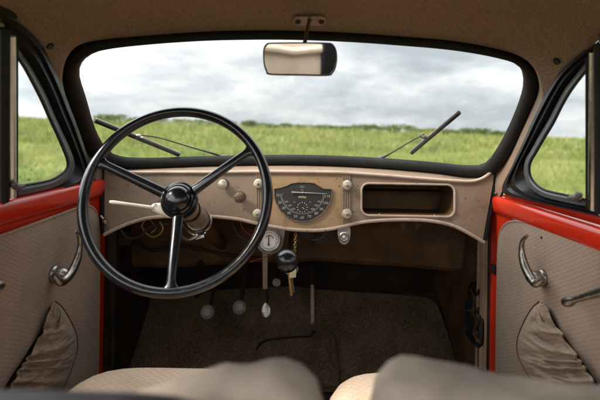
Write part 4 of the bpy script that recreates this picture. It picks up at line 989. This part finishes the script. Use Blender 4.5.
# ------------------------------------------------------------------ MIRROR
mc = P(300, 60, 0.98); mq = on_roof(309.6, 18.5)
mo_ = thing('rear_view_mirror', 'rear view mirror hanging by thin stem from the brown roof lining', 'mirror', P(310, 19, 1.06))
MO = px_spline([(263.2, 58), (263.6, 50), (266, 45.3), (270, 43.6), (300, 42.8), (328, 42.9), (333, 44.3), (336.5, 50), (337.5, 58), (336.3, 67), (333.5, 72.5), (328, 75.3), (300, 75.2), (270, 74.8), (266.3, 72), (264, 66)], 72, True)
def mpt(a, c_, dy=0.0):
    q = P(a, c_, 0.98); return q + Vector((0, dy + (q.z-mc.z)*-0.17 + (q.x-mc.x)*0.08, 0))
def msc(s): return [(300+(a-300)*(1-(1-s)), 59+(c_-59)*(1-(1-s)*2.0)) for a, c_ in MO]
x = B()
rg_ = [[mpt(a, c_, -0.001) for a, c_ in msc(0.955)], [mpt(a, c_, -0.005) for a, c_ in msc(0.965)], [mpt(a, c_, -0.006) for a, c_ in msc(0.985)], [mpt(a, c_, -0.002) for a, c_ in msc(1.0)], [mpt(a, c_, 0.008) for a, c_ in msc(0.995)], [mpt(a, c_, 0.02) for a, c_ in msc(0.93)], [mpt(a, c_, 0.026) for a, c_ in msc(0.8)]]
x.rings(rg_, cap=False); x.add(rg_[-1], [tuple(range(len(MO)))]); x.build('housing', M['black paint'], mo_)
x = B(); x.sheet(msc(0.962), lambda a, c_: mpt(a, c_, -0.002), step=9); x.build('mirror_glass', M['mirror'], mo_)
x = B(); x.tube([P(304.5, 44, 0.995), P(306.5, 33, 1.02), P(309, 22, mq.y-0.012), mq + Vector((0, -0.003, -0.004))], [0.0042, 0.0040, 0.0042, 0.006], 12); x.build('stem', M['worn chrome'], mo_)
lo_ = rrect(293.5, 14.2, 326, 23.2, 4.4, 6)
x = B(); x.sheet(lo_, lambda a, c_: on_roof(a, c_) + Vector((0, -0.004, -0.006)), step=5, back=lambda a, c_: on_roof(a, c_) + Vector((0, 0.001, 0.001))); pb_ = x.build('mounting_plate', M['dull steel'], mo_)
for a in (298, 321.5):
    x = B(); x.lathe([(0.0065, -0.001), (0.006, 0.002), (0.003, 0.0025), (0, 0.0022)], on_roof(a, 19) + Vector((0, -0.005, -0.007)), (0, -0.6, -0.8), 14); x.build('screw', M['gauge black'], pb_)

# ------------------------------------------------------------------ WIPERS
def wiper(bl, arm, clip, label):
    o = thing('windscreen_wiper', label, 'wiper', W(*arm[-1], 0.02), 'windscreen wipers')
    pts = [W(bl[0][0]+(bl[1][0]-bl[0][0])*k/10, bl[0][1]+(bl[1][1]-bl[0][1])*k/10, 0.016) for k in range(11)]
    x = B(); x.tube(pts, [0.0058]*11, 8, up=(0, -0.77, -0.64)); blade = x.build('blade', M['black rubber'], o)
    x = B(); x.tube([p + Vector((0, 0.008, 0.004)) for p in pts], 0.004, 6); x.build('spine', M['dull steel'], blade)
    x = B(); ap = spline([W(a, c_, 0.03) for a, c_ in arm], 24); x.tube(ap, [0.0019+0.002*(k/23)**4 for k in range(24)], 8); x.build('arm', M['black paint'], o)
    x = B(); q = W(*clip, 0.024); x.ball(q, (0.009, 0.006, 0.0065), 8); x.tube([q + Vector((-0.014, 0, 0.004)), q + Vector((0.014, 0, -0.006))], 0.0045, 8); x.build('clip', M['worn chrome' if bl[0][0] < 300 else 'dark steel'], o)
    x = B(); x.lathe([(0.012, -0.03), (0.012, 0.006), (0.008, 0.014), (0, 0.015)], W(arm[-1][0], arm[-1][1]+1.5, 0.032), (0, -0.2, 1), 16); x.build('pivot', M['dark steel'], o)
wiper(((94.5, 120.5), (179, 155)), [(139, 135), (160, 138), (190, 147), (216, 154.5), (224, 158)], (138.5, 136), 'wiper with blade lying low across the driver side of the windscreen')
wiper(((459.5, 112.5), (411.5, 153)), [(424, 134), (408, 143), (392, 152.5), (381, 158.5)], (424, 137), 'wiper with blade raised steeply on the passenger side of the windscreen')

# ------------------------------------------------------------------ FRONT SEATS
def cushion(x0, x1, y0, y1, z0, z1, r, name, m, parent, p=5.0, dome=0.012):
    """padded block: super-ellipse plan, rolled edges, slightly domed top"""
    b_ = B(); n = 64; rows = []
    cx, cy = (x0+x1)/2, (y0+y1)/2
    def loop(ins, z, dm=0.0):
        hx, hy = (x1-x0)/2-ins, (y1-y0)/2-ins; res = []
        for k in range(n):
            a = 2*math.pi*k/n; ca, sa = math.cos(a), math.sin(a)
            rr = (abs(ca)**p + abs(sa)**p)**(-1/p)
            res.append((cx+hx*ca*rr, cy+hy*sa*rr, z))
        return res
    rg = []
    for k in range(5): t_ = k/4*math.pi/2; rg.append(loop(r*0.5*(1-math.sin(t_)), z0 + r*0.5*(1-math.cos(t_))))
    for k in range(9): t_ = k/8*math.pi/2; rg.append(loop(r*(1-math.cos(t_)), z1 - r + r*math.sin(t_)))
    for s_ in (0.7, 0.4, 0.1): 
        L = rg[12]; rg.append([(cx+(q[0]-cx)*s_, cy+(q[1]-cy)*s_, z1+dome*(1-s_*s_)) for q in L])
    b_.rings(rg); return b_.build(name, m, parent, sharp=80)
def seatback(x0, x1, ztop, yc, th, name, m, parent):
    """backrest: rounded pad whose top edge follows ztop(x)"""
    b_ = B(); nx = 40; sec = []
    for i in range(nx+1):
        f = i/nx; X = x0+(x1-x0)*f
        e = min(1.0, min(f, 1-f)/0.085); rnd = math.sqrt(max(0.0, 1-(1-e)**2))
        h = ztop(X) - 0.055*(1-rnd); tk_ = th*(0.30+0.70*rnd); ring = []
        for k in range(24):
            a = 2*math.pi*k/24; ca, sa = math.cos(a), math.sin(a)
            zz = h - 0.045*(1-sa) if sa > 0 else (h-0.045) + sa*0.42
            if sa > 0: zz = h-0.05+0.05*sa
            yy = yc - (h-zz)*0.18*-1 + tk_*(ca*abs(ca)**-0.35 if abs(ca) > 1e-6 else 0)
            ring.append((X, yy, zz + 0.0045*noise.noise(Vector((X*9, yy*14, zz*10))) - 0.003*max(0, 1-abs((X*9+yy*12+0.3) % 1.0-0.5)/0.2) + 0.004*noise.noise(Vector((X*31, yy*22, 3)))))
        sec.append(ring)
    b_.rings(sec); return b_.build(name, m, parent, sharp=80)
def seat(x0, x1, zt, zp, label):
    o = thing('front_seat', label, 'seat', ((x0+x1)/2, 0.85, 0.29), 'front seats')
    cu = cushion(x0, x1, 0.50, 1.245, 0.43, 0.622, 0.07, 'cushion', M['seat cloth'], o)
    x = B(); cx = (x0+x1)/2
    for k in range(4):
        fx = x0+0.06 + (x1-x0-0.12)*(k % 2); fy = 0.58 if k < 2 else 1.12
        x.tube([(fx, fy, 0.44), (fx, fy, 0.287)], 0.012, 10)
    x.tube([(x0+0.06, 0.58, 0.42), (x1-0.06, 0.58, 0.42), (x1-0.06, 1.12, 0.42), (x0+0.06, 1.12, 0.42)], 0.012, 8, closed=True); x.build('seat_frame', M['dark paint'], o)
    sbk = seatback(x0, x1, zt, 0.445, 0.045, 'backrest', M['worn leather'], o)
    x = B(); rows = []
    for f in np.linspace(0.03, 0.97, 20):
        X = x0+(x1-x0)*f; h = zp(X) - 0.03*max(0, 1-min(f, 1-f)/0.08)**2
        rows.append([(X, 0.378 - (h-z)*0.05 + dy, z) for z, dy in ((h-0.2, 0.045), (h-0.014, 0.026), (h-0.003, 0.020), (h, 0.011), (h-0.004, 0.002), (h-0.018, -0.004), (h-0.2, 0.0), (h-0.42, 0.0))])
    x.grid(rows); bp = x.build('back_panel', M['dark vinyl'], sbk)
sm = lambda a, b_, t_: (lambda q: q*q*(3-2*q))(min(1, max(0, (t_-a)/(b_-a))))
seat(-0.535, 0.034, lambda X: 0.947 + 0.039*sm(-0.20, -0.012, X), lambda X: 0.990 - 0.020*sm(-0.12, 0.0, X), 'cream cloth front seat behind the steering wheel, blurred backrest close to viewer')
seat(0.064, 0.545, lambda X: 0.993 - 0.022*sm(0.10, 0.26, X), lambda X: 0.955 + 0.034*sm(0.10, 0.24, X), 'cream cloth passenger front seat without a steering wheel ahead, with broad blurred backrest')
